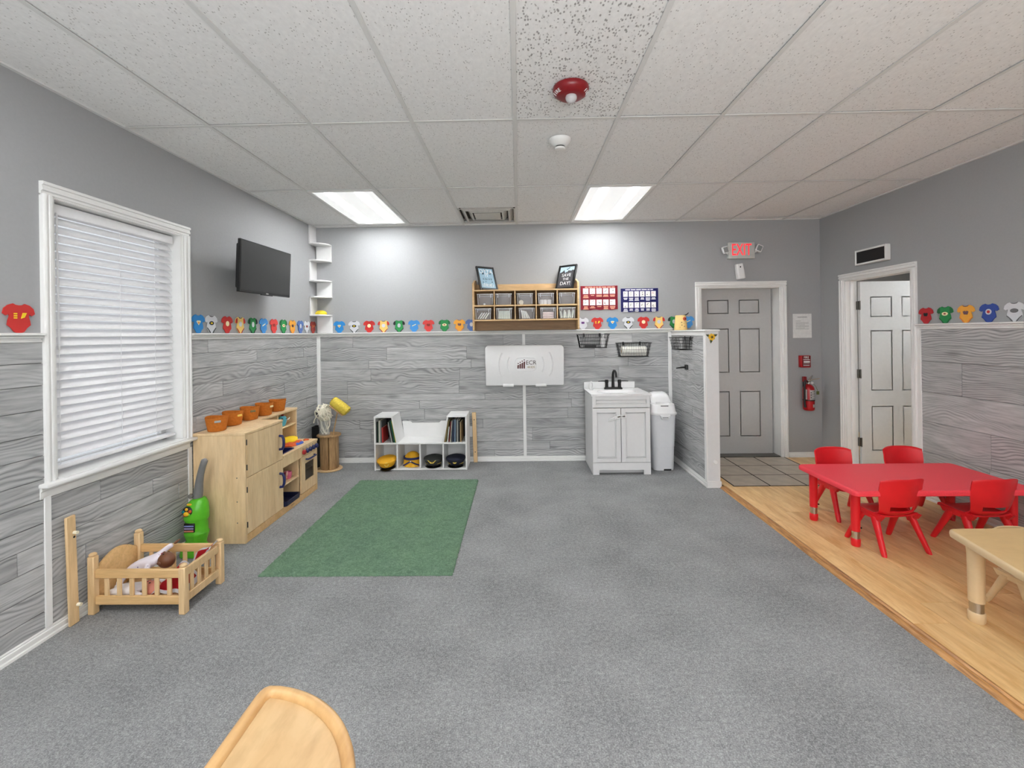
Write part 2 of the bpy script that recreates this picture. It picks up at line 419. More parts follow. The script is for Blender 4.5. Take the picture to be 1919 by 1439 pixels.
w_right = wall('wall_right', [(XR, YF, -.1, XR + .12, RY0, CEIL + .1), (XR, RY1, -.1, XR + .12, YB, CEIL + .1), (XR, RY0, RZ, XR + .12, RY1, CEIL + .1)], label='grey painted wall with open doorway')
w_front = wall('wall_front', [(XL - .15, YF - .12, -.1, XR + .12, YF, .45), (XL - .15, YF - .12, 2.45, XR + .12, YF, CEIL + .1), (XL - .15, YF - .12, .45, -2.1, YF, 2.45), (3.1, YF - .12, .45, XR + .12, YF, 2.45)])  # opening added to let the front fill lamp in
gf = bpy.data.objects.new('fill_glazing', None); COL.objects.link(gf); gf.location = (.5, YF, .45); WORLD[gf.name] = tuple(gf.location); tag(gf, 'added unseen glazing behind the camera for the fill lamp', kind='structure')  # added so the front fill lamp has glazing to shine through
for k_ in range(5):
    xa, xb = -2.1 + 1.04 * k_, -2.1 + 1.04 * (k_ + 1)
    build(MB().box(xa, YF - .09, .45, xa + .03, YF - .03, 2.45).box(xb - .03, YF - .09, .45, xb, YF - .03, 2.45).box(xa + .03, YF - .09, .45, xb - .03, YF - .03, .48).box(xa + .03, YF - .09, 2.42, xb - .03, YF - .03, 2.45), 'sash', M_trim, gf)
    build(MB().box(xa + .03, YF - .064, .48, xb - .03, YF - .060, 2.42), 'pane', M_pane, gf)
HX0, HX1, HY = 1.765, 1.877, 4.262        # half wall beside the exit door
b = MB().box(HX0, HY, 0, HX1, YB - .001, 1.468)
w_half = struct(b, 'wall_partition', solid('white wall paint', (222, 223, 223), .6, var=.015, bump=.04), 'waist-high white half wall beside the exit door')
# ---- floors
fl = struct(MB().box(XL - .02, YF, -.06, 1.90, YB, 0), 'floor', M_carpet, 'grey looped carpet')
fw = struct(MB().box(1.88, YF, -.06, XR + .02, YB, .002), 'floor', M_grout, 'honey laminate floor')
ft = struct(MB().box(1.995, 4.25, .0025, 3.03, YB + .19, .0158), 'floor', M_grout, 'ceramic tile landing at exit door')
me_cache = {}
def piece(name, parent, key, maker, mat, loc, rz=0):
    if key not in me_cache: me_cache[key] = maker().mesh(name, mat)
    o = bpy.data.objects.new(name, me_cache[key]); COL.objects.link(o); o.parent = parent; o.location = loc; o.rotation_euler = (0, 0, rz)
    return o
PW = .193
x = 1.92
k = 0
while x < XR - .01:
    w = min(PW, XR - x); y = YB - rnd.uniform(.2, 1.2); ys = [YB]
    while y > -1.0: ys.append(y); y -= 1.22
    ys.append(max(y, -2.2))
    for a, c in zip(ys, ys[1:]):
        L = a - c
        piece('floor_plank', fw, None if False else ('fp', round(w, 3), round(L, 3), k), lambda: MB().box(.0006, .0008, 0, w - .0006, L - .0008, .0115, .0012), M_wfloor, (x, c, .002)); k += 1
    x += PW
for i in range(3):
    for j in range(3):
        piece('floor_tile', ft, ('ft',), lambda: MB().box(.006, .006, 0, .334, .315, .007, .002), M_slab, (2.0 + .34 * i, 4.256 + .321 * j, .010))
b = MB().prism([(1.868, 0), (1.874, .010), (1.884, .017), (1.896, .0185), (1.905, .013), (1.914, .0195), (1.928, .0155), (1.928, .001), (1.868, .0005)], -2.2, 4.25, 'xz')
struct(b, 'trim_1', woodmat('worn edge moulding', (140, 88, 46), (206, 152, 92), 'y', 10, .4, .5), 'worn wooden edge moulding between carpet and laminate')
struct(MB().box(DX0, YB + .02, .0115, DX1, YB + .16, .022, .004), 'trim_2', M_hinge, 'metal threshold of exit door')

# ---- ceiling
ce = struct(MB().box(XL - .15, YF - .12, CEIL + .05, XR + .12, YB + .2, CEIL + .1), 'ceiling', M_grid, 'suspended ceiling of white lay-in tiles')
GX0, GW, GY1, GD = -.0055, .6096, 2.669, 1.2192
gx = [XL] + [GX0 + GW * i for i in range(-3, 6)] + [XR]
gy = [YF] + [GY1 + GD * i for i in range(-4, 3)] + [YB]
gy = [y for y in gy if y >= YF]
TROF = {(i, j) for i in (1, 5) for j in range(len(gy) - 1) if abs(gy[j + 1] - 5.107) < .01 or abs(gy[j + 1] - 1.45) < .01 or abs(gy[j + 1] + .989) < .01}
for i in range(len(gx) - 1):
    for j in range(len(gy) - 1):
        if (i, j) in TROF: continue
        x0, x1, y0, y1 = gx[i], gx[i + 1], gy[j], gy[j + 1]
        if i == 3 and abs(y1 - 5.107) < .01: y1 = 4.53
        m = M_tileB if (i == 4 and abs(y1 - 2.669) < .01) else M_tileA
        dz = rnd.uniform(-.001, .003)
        w, d = x1 - x0 - .012, y1 - y0 - .012
        piece('ceiling_tile', ce, ('ct', round(w, 3), round(d, 3), m.name), lambda: MB().box(-w / 2, -d / 2, 0, w / 2, d / 2, .018, .003), m, ((x0 + x1) / 2, (y0 + y1) / 2, CEIL + .005 + dz))
for xx in gx[1:-1]:
    piece('grid_bar', ce, ('gby',), lambda: MB().box(-.012, YF, 0, .012, YB, .004, .001), M_grid, (xx, 0, CEIL - .001))
for yy in gy[1:-1]:
    for a, c in zip(gx, gx[1:]):
        L = c - a
        piece('grid_bar', ce, ('gbx', round(L, 3)), lambda: MB().box(.012, -.012, 0, L - .012, .012, .004, .001), M_grid, (a, yy, CEIL - .001))
for nm, bx in (('wall_angle', (XL, YB - .022, CEIL - .002, XR, YB, CEIL + .02)), ('wall_angle', (XL, YF, CEIL - .002, XL + .022, YB, CEIL + .02)), ('wall_angle', (XR - .022, YF, CEIL - .002, XR, YB, CEIL + .02))):
    struct(MB().box(*bx), nm, M_grid, parent=ce)

# ---- plank wainscot
ZS = [.055, .132, .232, .386, .492, .616, .715, .790, .944, 1.086, 1.186, 1.333, 1.466]
ZS_R = [.055, .16, .42, .68, .93, 1.19, 1.463]
def planks(parent, fn, L, zs, rz, tmin=.5, tmax=1.6, holes=None):
    for z0, z1 in zip(zs, zs[1:]):
        cuts = [0.0]; p = rnd.uniform(.25, 1.3)
        while p < L - .15: cuts.append(p); p += rnd.uniform(tmin, tmax)
        cuts.append(L)
        for a, c in zip(cuts, cuts[1:]):
            for (h0, h1) in ([(a, c)] if holes is None else holes(a, c, z0, z1)):
                t = rnd.uniform(.0065, .009)
                mb = MB().box(.0012, -t, .0016, h1 - h0 - .0012, 0, z1 - z0 - .0016, .0018)
                o = bpy.data.objects.new('plank', mb.mesh('plank', M_plank)); COL.objects.link(o); o.parent = parent
                o.location = fn(h0, z0); o.rotation_euler = (0, 0, rz)
planks(w_back, lambda u, z: (XL + u, YB, z), HX0 - XL, ZS, 0, .9, 2.0)
def lhole(a, c, z0, z1):
    base = -.3
    out = []
    for (s, e) in ((0, WY0 - base - .05), (WY0 - base - .05, WY1 - base + .05), (WY1 - base + .05, 9)):
        h0, h1 = max(a, s), min(c, e)
        if h1 - h0 < .02: continue
        if s == WY0 - base - .05 and z1 > .72: continue
        out.append((h0, h1))
    return out
ZL = [.055, .140, .250, .372, .480, .575, .690, .790, .905, 1.010, 1.13, 1.25, 1.36, 1.466]
planks(w_left, lambda u, z: (XL, -.3 + u, z), YB + .3, ZL, PI / 2, .8, 1.9, lhole)
planks(w_right, lambda u, z: (XR, 3.962 - u, z), 4.2, ZS_R, -PI / 2, 2.6, 3.4)
planks(w_half, lambda u, z: (HX0, YB - u, z), YB - HY - .002, ZS, -PI / 2, .5, 1.2)

# ---- trims
tn = [3]
def trim(mb, label=None):
    o = struct(mb, 'trim_%d' % tn[0], M_trim, label); tn[0] += 1; return o
def railprof(sgn=1): return [(0, 1.463), (.015, 1.463), (.016, 1.473), (.010, 1.476), (.010, 1.480), (.024, 1.484), (.024, 1.490), (.017, 1.493), (.036, 1.497), (.036, 1.506), (.033, 1.508), (0, 1.508)]
def rail_y(x, s, y0, y1, label): trim(MB().prism([(x + s * d, z) for d, z in railprof()], y0, y1, 'xz'), label)
rail_y(XL, 1, YF, WY0 - .075, 'white chair rail left of the window')
rail_y(XL, 1, WY1 + .075, YB, 'white chair rail right of the window')
rail_y(XR, -1, YF, RY0 - .066, 'white chair rail on the doorway wall')
trim(MB().prism([(YB - d, z + .002) for d, z in railprof()], XL, HX0, 'yz'), 'white chair rail along the end wall')
trim(MB().box(HX0 - .022, HY - .006, 1.468, HX1 + .012, YB, 1.486, .004).box(HX0 - .014, HY, 1.428, HX0 - .0, YB, 1.468, .003), 'white cap of the half wall')
def batten(x0, y0, z0, x1, y1, z1, lab=None): trim(MB().box(x0, y0, z0, x1, y1, z1, .002), lab)
batten(XL + .002, YB - .018, .055, XL + .046, YB - .0, 1.465, 'white corner batten below the corner shelf')
batten(.040, YB - .016, .055, .076, YB, 1.465, 'white batten behind the changing station')
batten(HX0 - .048, YB - .017, .055, HX0 - .009, YB, 1.465, 'white corner batten above the pail')
batten(HX0 - .016, HY - .001, .055, HX0, HY + .042, 1.43, 'white edge batten of the half wall')
batten(HX0 - .014, HY - .012, 0, HX1 + .008, HY, .062, 'white base block of the half wall end')
batten(XL, WY0 - .073, .055, XL + .014, WY0 - .040, .70, 'white batten below window left')
batten(XL, WY1 + .03, .055, XL + .014, WY1 + .066, .70, 'white batten below window right')
batten(XR - .013, RY0 - .106, .055, XR, RY0 - .066, 1.463, 'white batten beside the doorway')
BP = [(0, 0), (.018, 0), (.018, .013), (.010, .016), (.010, .022), (.014, .024), (.014, .040), (.008, .043), (.008, .047), (.011, .049), (.008, .056), (0, .057)]
def base(name, poly, a, c, pl): struct(MB().prism(poly, a, c, pl), name, M_trim)
base('baseboard_left', [(XL + d, z) for d, z in BP], YF, YB, 'xz')
base('baseboard_back', [(YB - d, z) for d, z in BP], XL, HX0, 'yz')
base('baseboard_partition', [(HX0 - d, z) for d, z in BP], HY - .005, YB, 'xz')
base('baseboard_right', [(XR - d, z + .013) for d, z in BP], YF, RY0 - .067, 'xz')
base('baseboard_corner', [(YB - d, z + .013) for d, z in BP], DX1 + .075, XR, 'yz')
base('baseboard_corner', [(XR - d, z + .013) for d, z in BP], RY1 + .067, YB, 'xz')

# ---- window 1
win = bpy.data.objects.new('window_1', None); COL.objects.link(win); win.location = (XL, (WY0 + WY1) / 2, WZ0); WORLD[win.name] = tuple(win.location)
tag(win, 'white framed window with closed blind', kind='structure')
cw = .068
def casing(p):
    prof = [(0, 0), (0, .020), (.006, .025), (.016, .025), (.019, .017), (.030, .017), (.033, .021), (.044, .021), (.048, .011), (.060, .011), (.063, .006), (cw, .006), (cw, 0)]
    return prof
def casing_part(parent, name, mk): 
    return build(mk, name, M_trim, parent)
# profile coordinate: u = distance from the outer edge inward, d = proud of the wall
P = casing(0)
b = MB().prism([(XL + d, WY0 - cw + u) for u, d in P], WZ0 - .02, WZ1 + .006, 'xy'); casing_part(win, 'casing', b)
b = MB().prism([(XL + d, WY1 + cw - u) for u, d in P], WZ0 - .02, WZ1 + .006, 'xy'); casing_part(win, 'casing', b)
b = MB().prism([(XL + d, WZ1 + cw - u) for u, d in P], WY0 - cw, WY1 + cw, 'xz'); casing_part(win, 'casing', b)
b = MB()
b.box(XL - .15, WY0 - .001, WZ0, XL + .002, WY0 + .004, WZ1).box(XL - .15, WY1 - .004, WZ0, XL + .002, WY1 + .001, WZ1).box(XL - .15, WY0, WZ1 - .004, XL + .002, WY1, WZ1 + .001)
build(b, 'jamb', M_trim, win)
build(MB().box(XL - .15, WY0 + .004, WZ0 - .02, XL + .04, WY1 - .004, WZ0 + .004).box(XL, WY0 - .095, WZ0 - .022, XL + .055, WY1 + .072, WZ0 - .002, .006, 2), 'stool', M_trim, win)
build(MB().prism([(XL, .692), (XL + .010, .692), (XL + .014, .70), (XL + .014, .728), (XL + .02, .734), (XL + .02, .748), (XL, .748)], WY0 - .09, WY1 + .045, 'xz'), 'apron', M_trim, win)
b = MB()
for (y0, y1, z0, z1) in ((WY0, WY0 + .045, WZ0, WZ1), (WY1 - .045, WY1, WZ0, WZ1), (WY0, WY1, WZ0, WZ0 + .05), (WY0, WY1, WZ1 - .05, WZ1), (WY0, WY1, 1.44, 1.49)):
    b.box(XL - .148, y0, z0, XL - .118, y1, z1, .003)
build(b, 'sash', M_trim, win)
for z0, z1 in ((WZ0 + .05, 1.44), (1.49, WZ1 - .05)):
    build(MB().box(XL - .136, WY0 + .045, z0, XL - .132, WY1 - .045, z1), 'pane', M_pane, win)
# blind
bl = thing('window_blind', 'white horizontal slat blind, lowered and tilted shut, in the window', 'blind', (XL - .06, (WY0 + WY1) / 2, WZ1 - .03))
by0, by1 = WY0 + .014, WY1 - .016
build(MB().box(XL - .09, by0, WZ1 - .068, XL - .04, by1, WZ1 - .012, .004), 'headrail', M_blind, bl)
sz = []
z = WZ1 - .095
while z > .835: sz.append(z); z -= .0452
for z in sz:
    m = Matrix.Translation((XL - .065, (by0 + by1) / 2, z)) @ Matrix.Rotation(R(54), 4, 'Y')
    L = (by1 - by0) / 2
    sec = [(-.0255, .0), (-.012, .0022), (0, .003), (.012, .0022), (.0255, 0), (.0255, -.0026), (0, .0006), (-.0255, -.0026)]
    mb = MB().loft([[(u, -L, w) for u, w in sec], [(u, L, w) for u, w in sec]], M=m)
    build(mb, 'slat', M_blind, bl)
build(MB().box(XL - .092, by0, .80, XL - .038, by1, .822, .004), 'bottom_rail', M_blind, bl)
for yy in (by0 + .05, (by0 + by1) / 2, by1 - .16):
    build(MB().box(XL - .045, yy - .0012, .822, XL - .0435, yy + .0012, WZ1 - .068), 'ladder_cord', M_blind, bl)
build(MB().cyl((XL - .034, by0 + .035, WZ1 - .06), (XL - .034, by0 + .04, 1.42), .0045, n=8), 'wand', M_blind, bl)

# ---- six-panel doors
def door_leaf(parent, w, h, t, mat, place, panels, sidehinge=None):
    """leaf in local coords: x 0..w, z 0..h, front face at y=0 facing -y; place = matrix"""
    b = MB().box(0, .004, 0, w, t - .004, h)
    xs = [0] + [c for p in panels[0] for c in p] + [w]
    zs = [0] + [c for p in panels[1] for c in p] + [h]
    for (ya, yb) in ((0, .0041), (t - .0041, t)):
        for i in range(0, len(xs), 2): b.box(xs[i], ya, 0, xs[i + 1], yb, h)
        for i in range(0, len(zs), 2):
            for (px0, px1) in panels[0]: b.box(px0, ya, zs[i], px1, yb, zs[i + 1])
    for v in b.bm.verts: v.co = place @ v.co
    build(b, 'leaf', mat, parent)
    for (x0, x1) in panels[0]:
        for (z0, z1) in panels[1]:
            q = MB()
            for yy, d in ((.004, -1), (t - .004, 1)):
                y2 = yy + d * .0045
                o = [(x0 + .002, yy, z0 + .002), (x1 - .002, yy, z0 + .002), (x1 - .002, yy, z1 - .002), (x0 + .002, yy, z1 - .002)]
                s = .034
                i_ = [(x0 + s, y2, z0 + s), (x1 - s, y2, z0 + s), (x1 - s, y2, z1 - s), (x0 + s, y2, z1 - s)]
                mid = [(x0 + .010, yy, z0 + .010), (x1 - .010, yy, z0 + .010), (x1 - .010, yy, z1 - .010), (x0 + .010, yy, z1 - .010)]
                q.loft([o, mid, i_], caps=(False, True))
            for v in q.bm.verts: v.co = place @ v.co
            build(q, 'door_panel', mat, parent)
def door_root(name, label, loc):
    o = bpy.data.objects.new(name, None); COL.objects.link(o); o.location = loc; WORLD[o.name] = tuple(loc)
    return tag(o, label, kind='structure')
d1 = door_root('door_1', 'closed grey six-panel exit door', ((DX0 + DX1) / 2, YB, 0))
door_leaf(d1, .87, 1.945, .04, M_door, Matrix.Translation((2.112, YB + .145, .022)), ([(.125, .375), (.495, .735)], [(.20, .735), (.955, 1.475), (1.65, 1.815)]))
b = MB().prism([(YB - d, DX0 - cw + u) for u, d in P][::1], 0, 0, 'yz') if False else None
def casing_xz(parent, x0, x1, zt, y, sgn, bottom=.0):
    """door casing on a wall facing -y"""
    build(MB().prism([(x0 - cw + u, y - d) for u, d in P], bottom, zt + .006, 'xy'), 'casing', M_trim, parent)
    build(MB().prism([(x1 + cw - u, y - d) for u, d in P], bottom, zt + .006, 'xy'), 'casing', M_trim, parent)
    build(MB().prism([(y - d, zt + cw - u) for u, d in P], x0 - cw, x1 + cw, 'yz'), 'casing', M_trim, parent)
casing_xz(d1, DX0, DX1, DZ, YB, 1, .012)
b = MB().box(DX0 - .001, YB, .012, DX0 + .006, YB + .2, DZ).box(DX1 - .006, YB, .012, DX1 + .001, YB + .2, DZ).box(DX0, YB, DZ - .006, DX1, YB + .2, DZ + .001)
b.box(DX0, YB + .186, .02, DX0 + .03, YB + .2, DZ).box(DX1 - .03, YB + .186, .02, DX1, YB + .2, DZ)
build(b, 'jamb', M_trim, d1)
d2 = door_root('door_2', 'pale grey six-panel door standing open into the next room', (XR, RY1, 0))
door_leaf(d2, .76, 1.95, .035, M_door2, Matrix.Translation((XR + .128, RY1 - .042, .02)), ([(.105, .33), (.43, .655)], [(.17, .64), (.80, 1.435), (1.575, 1.79)]))
build(MB().prism([(XR - d, RY0 - cw + u) for u, d in P], .012, RZ + .006, 'xy'), 'casing', M_trim, d2)
build(MB().prism([(XR - d, RY1 + cw - u) for u, d in P], .012, RZ + .006, 'xy'), 'casing', M_trim, d2)
build(MB().prism([(XR - d, RZ + cw - u) for u, d in P], RY0 - cw, RY1 + cw, 'xz'), 'casing', M_trim, d2)
b = MB().box(XR, RY0 - .001, .012, XR + .12, RY0 + .006, RZ).box(XR, RY1 - .006, .012, XR + .12, RY1 + .001, RZ).box(XR, RY0, RZ - .006, XR + .12, RY1, RZ + .001)
b.box(XR + .045, RY1 - .018, .012, XR + .08, RY1 - .006, RZ - .006)
build(b, 'jamb', M_trim, d2)
for hz in (.28, 1.0, 1.72):
    build(MB().box(XR + .108, RY1 - .034, hz - .045, XR + .126, RY1 - .008, hz + .045, .002).cyl((XR + .127, RY1 - .040, hz - .048), (XR + .127, RY1 - .040, hz + .048), .006, n=10), 'hinge', M_hinge, d2)
# next room beyond the doorway
struct(MB().box(XR + .12, 3.0, -.05, 6.0, 6.6, .0), 'floor', M_wfloor, 'floor of the room beyond the doorway')
struct(MB().box(XR + .12, 3.0, 2.50, 6.0, 6.6, 2.56), 'ceiling', M_grid, 'ceiling of the room beyond the doorway')
struct(MB().box(XR + .12, 6.5, 0, 6.0, 6.6, 2.50), 'wall_back', M_wall, 'far wall of the room beyond the doorway')
struct(MB().box(5.9, 3.0, 0, 6.0, 6.5, 2.50), 'wall_right', M_wall)
struct(MB().box(XR + .12, 3.0, 0, 5.9, 3.1, 2.50), 'wall_front', M_wall)
# ---- ceiling lights
M_tro = troffermat('troffer lens', TROFFER); M_tro_rear = troffermat('troffer lens near', TROFFER_REAR); M_tro_next = troffermat('troffer lens next room', NEXT_ROOM)
def troffer(x0, x1, y0, y1, z, label, group=None, lens=None):
    cx, cy = (x0 + x1) / 2, (y0 + y1) / 2
    t = thing('ceiling_light', label, 'ceiling light', (cx, cy, z), 0, group)
    hw, hd = (x1 - x0) / 2 - .010, (y1 - y0) / 2 - .010
    b = MB()
    f = .028
    b.box(cx - hw, cy - hd, z - .004, cx - hw + f, cy + hd, z + .03, .002).box(cx + hw - f, cy - hd, z - .004, cx + hw, cy + hd, z + .03, .002)
    b.box(cx - hw + f, cy - hd, z - .004, cx + hw - f, cy - hd + f, z + .03, .002).box(cx - hw + f, cy + hd - f, z - .004, cx + hw - f, cy + hd, z + .03, .002)
    build(b, 'frame', M_trim, t)
    build(MB().box(cx - hw + f, cy - hd + f, z + .004, cx + hw - f, cy + hd - f, z + .012), 'lens', lens or M_tro, t)
troffer(gx[1], gx[2], 3.888, 5.107, CEIL, 'lit ceiling light panel above the corner shelf and television, left of the vent')
troffer(gx[5], gx[6], 3.888, 5.107, CEIL, 'lit ceiling light panel above the sink, right of the vent')
for yy, wy in ((.231, 'overhead'), (-2.208, 'far behind the camera')):
    for i, wx in ((1, 'left'), (5, 'right')):
        troffer(gx[i], gx[i + 1], yy, yy + 1.2192, CEIL, 'lit ceiling light panel %s on the %s, out of the picture' % (wy, wx), None, M_tro_rear)
troffer(4.3, 4.9, 3.5, 4.7, 2.46, 'lit ceiling light panel in the room beyond the doorway', None, M_tro_next)
# ---- air vent, strobe, smoke detector
v = thing('air_vent', 'square off-white ceiling air vent with stepped cones, between the two lights', 'vent', (-.31, 4.81, CEIL))
x0, x1, y0, y1 = GX0 - GW + .012, GX0 - .012, 4.535, 5.095
b = MB()
for k_, (s, zz) in enumerate(((0, 0), (.085, .0), (.17, .0))):
    pass
b.box(x0, y0, CEIL + .045, x1, y1, CEIL + .05)
build(b, 'backing', M_ventdark, v)
def sqring(b, s, z0, w, z1):
    a0 = [(x0 + s, y0 + s, z0), (x1 - s, y0 + s, z0), (x1 - s, y1 - s, z0), (x0 + s, y1 - s, z0)]
    a1 = [(x0 + s + w, y0 + s + w, z1), (x1 - s - w, y0 + s + w, z1), (x1 - s - w, y1 - s - w, z1), (x0 + s + w, y1 - s - w, z1)]
    up = lambda q: [(x_, y_, z_ + .003) for x_, y_, z_ in q]
    A, B_, C_, D_ = b.ring(a0), b.ring(a1), b.ring(up(a1)), b.ring(up(a0))
    b.bridge(A, B_); b.bridge(B_, C_); b.bridge(C_, D_); b.bridge(D_, A)
b = MB(); sqring(b, 0, CEIL - .004, .016, CEIL - .004); build(b, 'frame', M_vent, v)
for s in (.022, .088):
    b = MB(); sqring(b, s, CEIL + .034, .034, CEIL - .006); sqring(b, s + .034, CEIL - .006, .018, CEIL - .006); build(b, 'cone', M_vent, v)
build(MB().box(x0 + .155, y0 + .155, CEIL - .008, x1 - .155, y1 - .155, CEIL - .004, .001), 'centre_plate', M_vent, v)
s_ = thing('fire_strobe', 'round dark red fire strobe with clear lens on the pitted ceiling tile', 'alarm', (.287, 2.33, CEIL))
build(MB().lathe([(.091, 0), (.094, -.012), (.088, -.03), (.066, -.046), (.052, -.050), (.0001, -.052)], (.287, 2.33, CEIL), 36), 'housing', M_strobe, s_)
build(MB().ell((.287, 2.318, CEIL - .058), (.03, .03, .026), 18, 10), 'lens', clearmat('strobe lens', (235, 238, 240), .55, .05), s_)
def fire_text(a0, word):
    mb = MB()
    for i, ch in enumerate(word):
        a = a0 + R(11) * i
        rr = .0815
        m = Matrix.Translation((.287 + rr * math.cos(a), 2.33 + rr * math.sin(a), CEIL - .0375)) @ Matrix.Rotation(a + PI / 2, 4, 'Z') @ Matrix.Rotation(R(90 + 52), 4, 'X')
        mb.text(ch, .026, m, .0008)
    return mb
build(fire_text(R(180 + 5), 'FIRE'), 'lettering', M_white, s_)
build(fire_text(R(-32), 'FIRE'), 'lettering', M_white, s_)
s_ = thing('smoke_detector', 'round white smoke detector on the ceiling behind the red strobe', 'smoke detector', (.288, 2.95, CEIL))
build(MB().lathe([(.072, 0), (.072, -.010), (.064, -.022), (.042, -.045), (.034, -.047), (.0001, -.047)], (.288, 2.95, CEIL), 32), 'base', M_trim, s_)
build(MB().lathe([(.024, -.046), (.024, -.053), (.034, -.055), (.035, -.060), (.030, -.066), (.0001, -.068)], (.288, 2.95, CEIL), 28), 'sensor_cap', M_trim, s_)
build(MB().lathe([(.0305, -.047), (.0305, -.054), (.0001, -.054)], (.288, 2.95, CEIL), 24), 'vent_slot', M_black, s_)
# ================================================================ things along the left wall
# ---- television on a wall arm
t = thing('television', 'black flat television on a wall arm above the chair rail, left wall', 'television', (-2.20, 3.83, 1.84))
th = R(-2.0)
Mt = Matrix.Translation((-2.15, 3.83, 2.04)) @ Matrix.Rotation(R(1.0), 4, 'X') @ Matrix.Rotation(R(3), 4, 'Y')
w2, h2 = .386, .206
b = MB(); b.box(-.045, -w2 + .03, -h2 + .03, -.012, w2 - .03, h2 - .03, .012, 2, M=Mt)
b.box(-.014, -w2, -h2, .010, w2, h2, .004, M=Mt); build(b, 'cabinet', M_black, t)
build(MB().box(.010, -w2 + .012, -h2 + .022, .0112, w2 - .012, h2 - .012, M=Mt), 'screen', M_screen, t)
build(MB().box(.004, -.09, -h2 - .008, .011, .09, -h2 + .004, .002, M=Mt), 'sensor_bar', M_black, t)
build(MB().box(.0105, -.018, -h2 + .004, .0117, .022, -h2 + .013, M=Mt), 'badge', M_chrome, t)
build(MB().box(XL, 3.74, 1.95, XL + .014, 3.92, 2.13, .003), 'wall_plate', M_black, t)
build(MB().tube([(XL + .01, 3.83, 2.04), (XL + .09, 3.76, 2.04), (-2.19, 3.83, 2.04)], .016, 8), 'arm', M_black, t)

# ---- zigzag corner shelf
t = thing('corner_shelf', 'tall white zigzag corner shelf running up to the ceiling', 'shelf', (XL + .02, YB - .02, 1.51))
SZ = [2.523, 2.335, 2.103, 1.920, 1.712]
for z in SZ:
    pts = [(XL + .002, YB - .002), (XL + .002, YB - .178)]
    pts += [(XL + .002 + .188 * math.sin(a), YB - .002 - .176 * math.cos(a)) for a in [R(12 * k) for k in range(1, 8)]]
    pts += [(XL + .19, YB - .002)]
    # rounded-front quarter board
    pts = [(XL + .002, YB - .002), (XL + .002, YB - .175), (XL + .06, YB - .182), (XL + .12, YB - .168), (XL + .165, YB - .13), (XL + .19, YB - .08), (XL + .195, YB - .002)]
    build(MB().prism(pts, z - .008, z + .008, 'xy', bev=.002), 'shelf_board', M_white, t)
pz = [CEIL - .004] + SZ + [1.512]
for i in range(6):
    z1, z0 = pz[i] - (.008 if i else 0), pz[i + 1] + (.008 if i < 5 else 0)
    if i % 2 == 0: bx = (XL + .001, YB - .172, z0, XL + .016, YB - .002, z1)
    else: bx = (XL + .017, YB - .016, z0, XL + .193, YB - .001, z1)
    if i == 5: bx = (XL + .017, YB - .016, z0, XL + .193, YB - .001, z1)
    build(MB().box(*bx, .002), 'upright_panel', M_white, t)
b = MB().lathe([(.062, 0), (.066, .012), (.058, .03), (.040, .043), (.018, .049), (.0001, .05)], (XL + .095, YB - .085, 1.7205), 28, sy=.8)
single(b, 'soft_toy', solid('yellow plush', (226, 204, 50), .9, bump=.2), 'flattened yellow round soft toy on the lowest corner shelf board', 'toy')

# ---- wooden play kitchen
KX0, KX1, KY0, KY1, KZ, KC = -2.336, -1.962, 3.185, 4.33, .79, .486
KM = 3.70      # end of refrigerator part
t = thing('play_kitchen', 'wooden play kitchen with refrigerator, sink and oven against the plank wall', 'play kitchen', (-2.15, 3.75, 0))
th_ = .018
def K(nm, *bx, mat=M_maple, bev=.0025): return build(MB().box(*bx, bev), nm, mat, t)
K('side_panel', KX0, KY0, 0, KX1, KY0 + th_, KZ - th_)
K('side_panel', KX0, KM - th_, .055, KX1 - .02, KM, KZ - th_)
K('side_panel', KX0, KY1 - th_, 0, KX1, KY1, KC - th_)
K('side_panel', KX0, KY1 - th_, KC, -2.155, KY1, KZ - th_)
K('back_panel', KX0, KY0 + th_, .04, KX0 + .008, KY1 - th_, KZ - th_)
b = MB().prism([(KX0, KY0 - .004), (KX1 + .004, KY0 - .004), (KX1 + .004, KM + .002), (-2.15, KM + .002), (-2.15, KY1 + .003), (KX0, KY1 + .003)], KZ - th_, KZ, 'xy', bev=.002)
build(b, 'top_board', M_maple, t)
K('plinth', KX1 - .022, KY0 + th_, 0, KX1 - .002, KY1 - th_, .058, mat=M_mapleX)
build(MB().box(KX1 - .003, 3.83, .026, KX1 - .001, 3.885, .032), 'maker_plate', M_spool, t)
K('floor_board', KX0, KY0 + th_, .04, KX1 - .004, KY1 - th_, .058)
for z0, z1 in ((.062, .462), (.466, KZ - th_ - .002)):
    dr = K('fridge_door', KX1 - .018, KY0 + th_ + .002, z0, KX1 + .002, KM - .003, z1)
    zc = .305 if z0 < .2 else .612
    q = [(KX1, KM - .055, zc - .055), (KX1 + .026, KM - .055, zc - .052), (KX1 + .036, KM - .055, zc - .028), (KX1 + .038, KM - .055, zc), (KX1 + .036, KM - .055, zc + .028), (KX1 + .026, KM - .055, zc + .052), (KX1, KM - .055, zc + .055)]
    build(MB().tube(q, .0105, 10), 'handle', M_navy, dr)
for zz in (.13, .38, .54, .72):
    build(MB().cyl((KX1 + .003, KY0 + .017, zz - .02), (KX1 + .003, KY0 + .017, zz + .02), .004, n=8), 'hinge', M_black, t)
b = MB()
for (xx, zz) in ((KX1 - .06, .15), (KX1 - .06, .30), (KX1 - .06, .47), (-2.26, .53)): b.cyl((xx, KY0 - .0012, zz), (xx, KY0 + .002, zz), .0045, n=8)
build(b, 'screw', M_hinge, t)
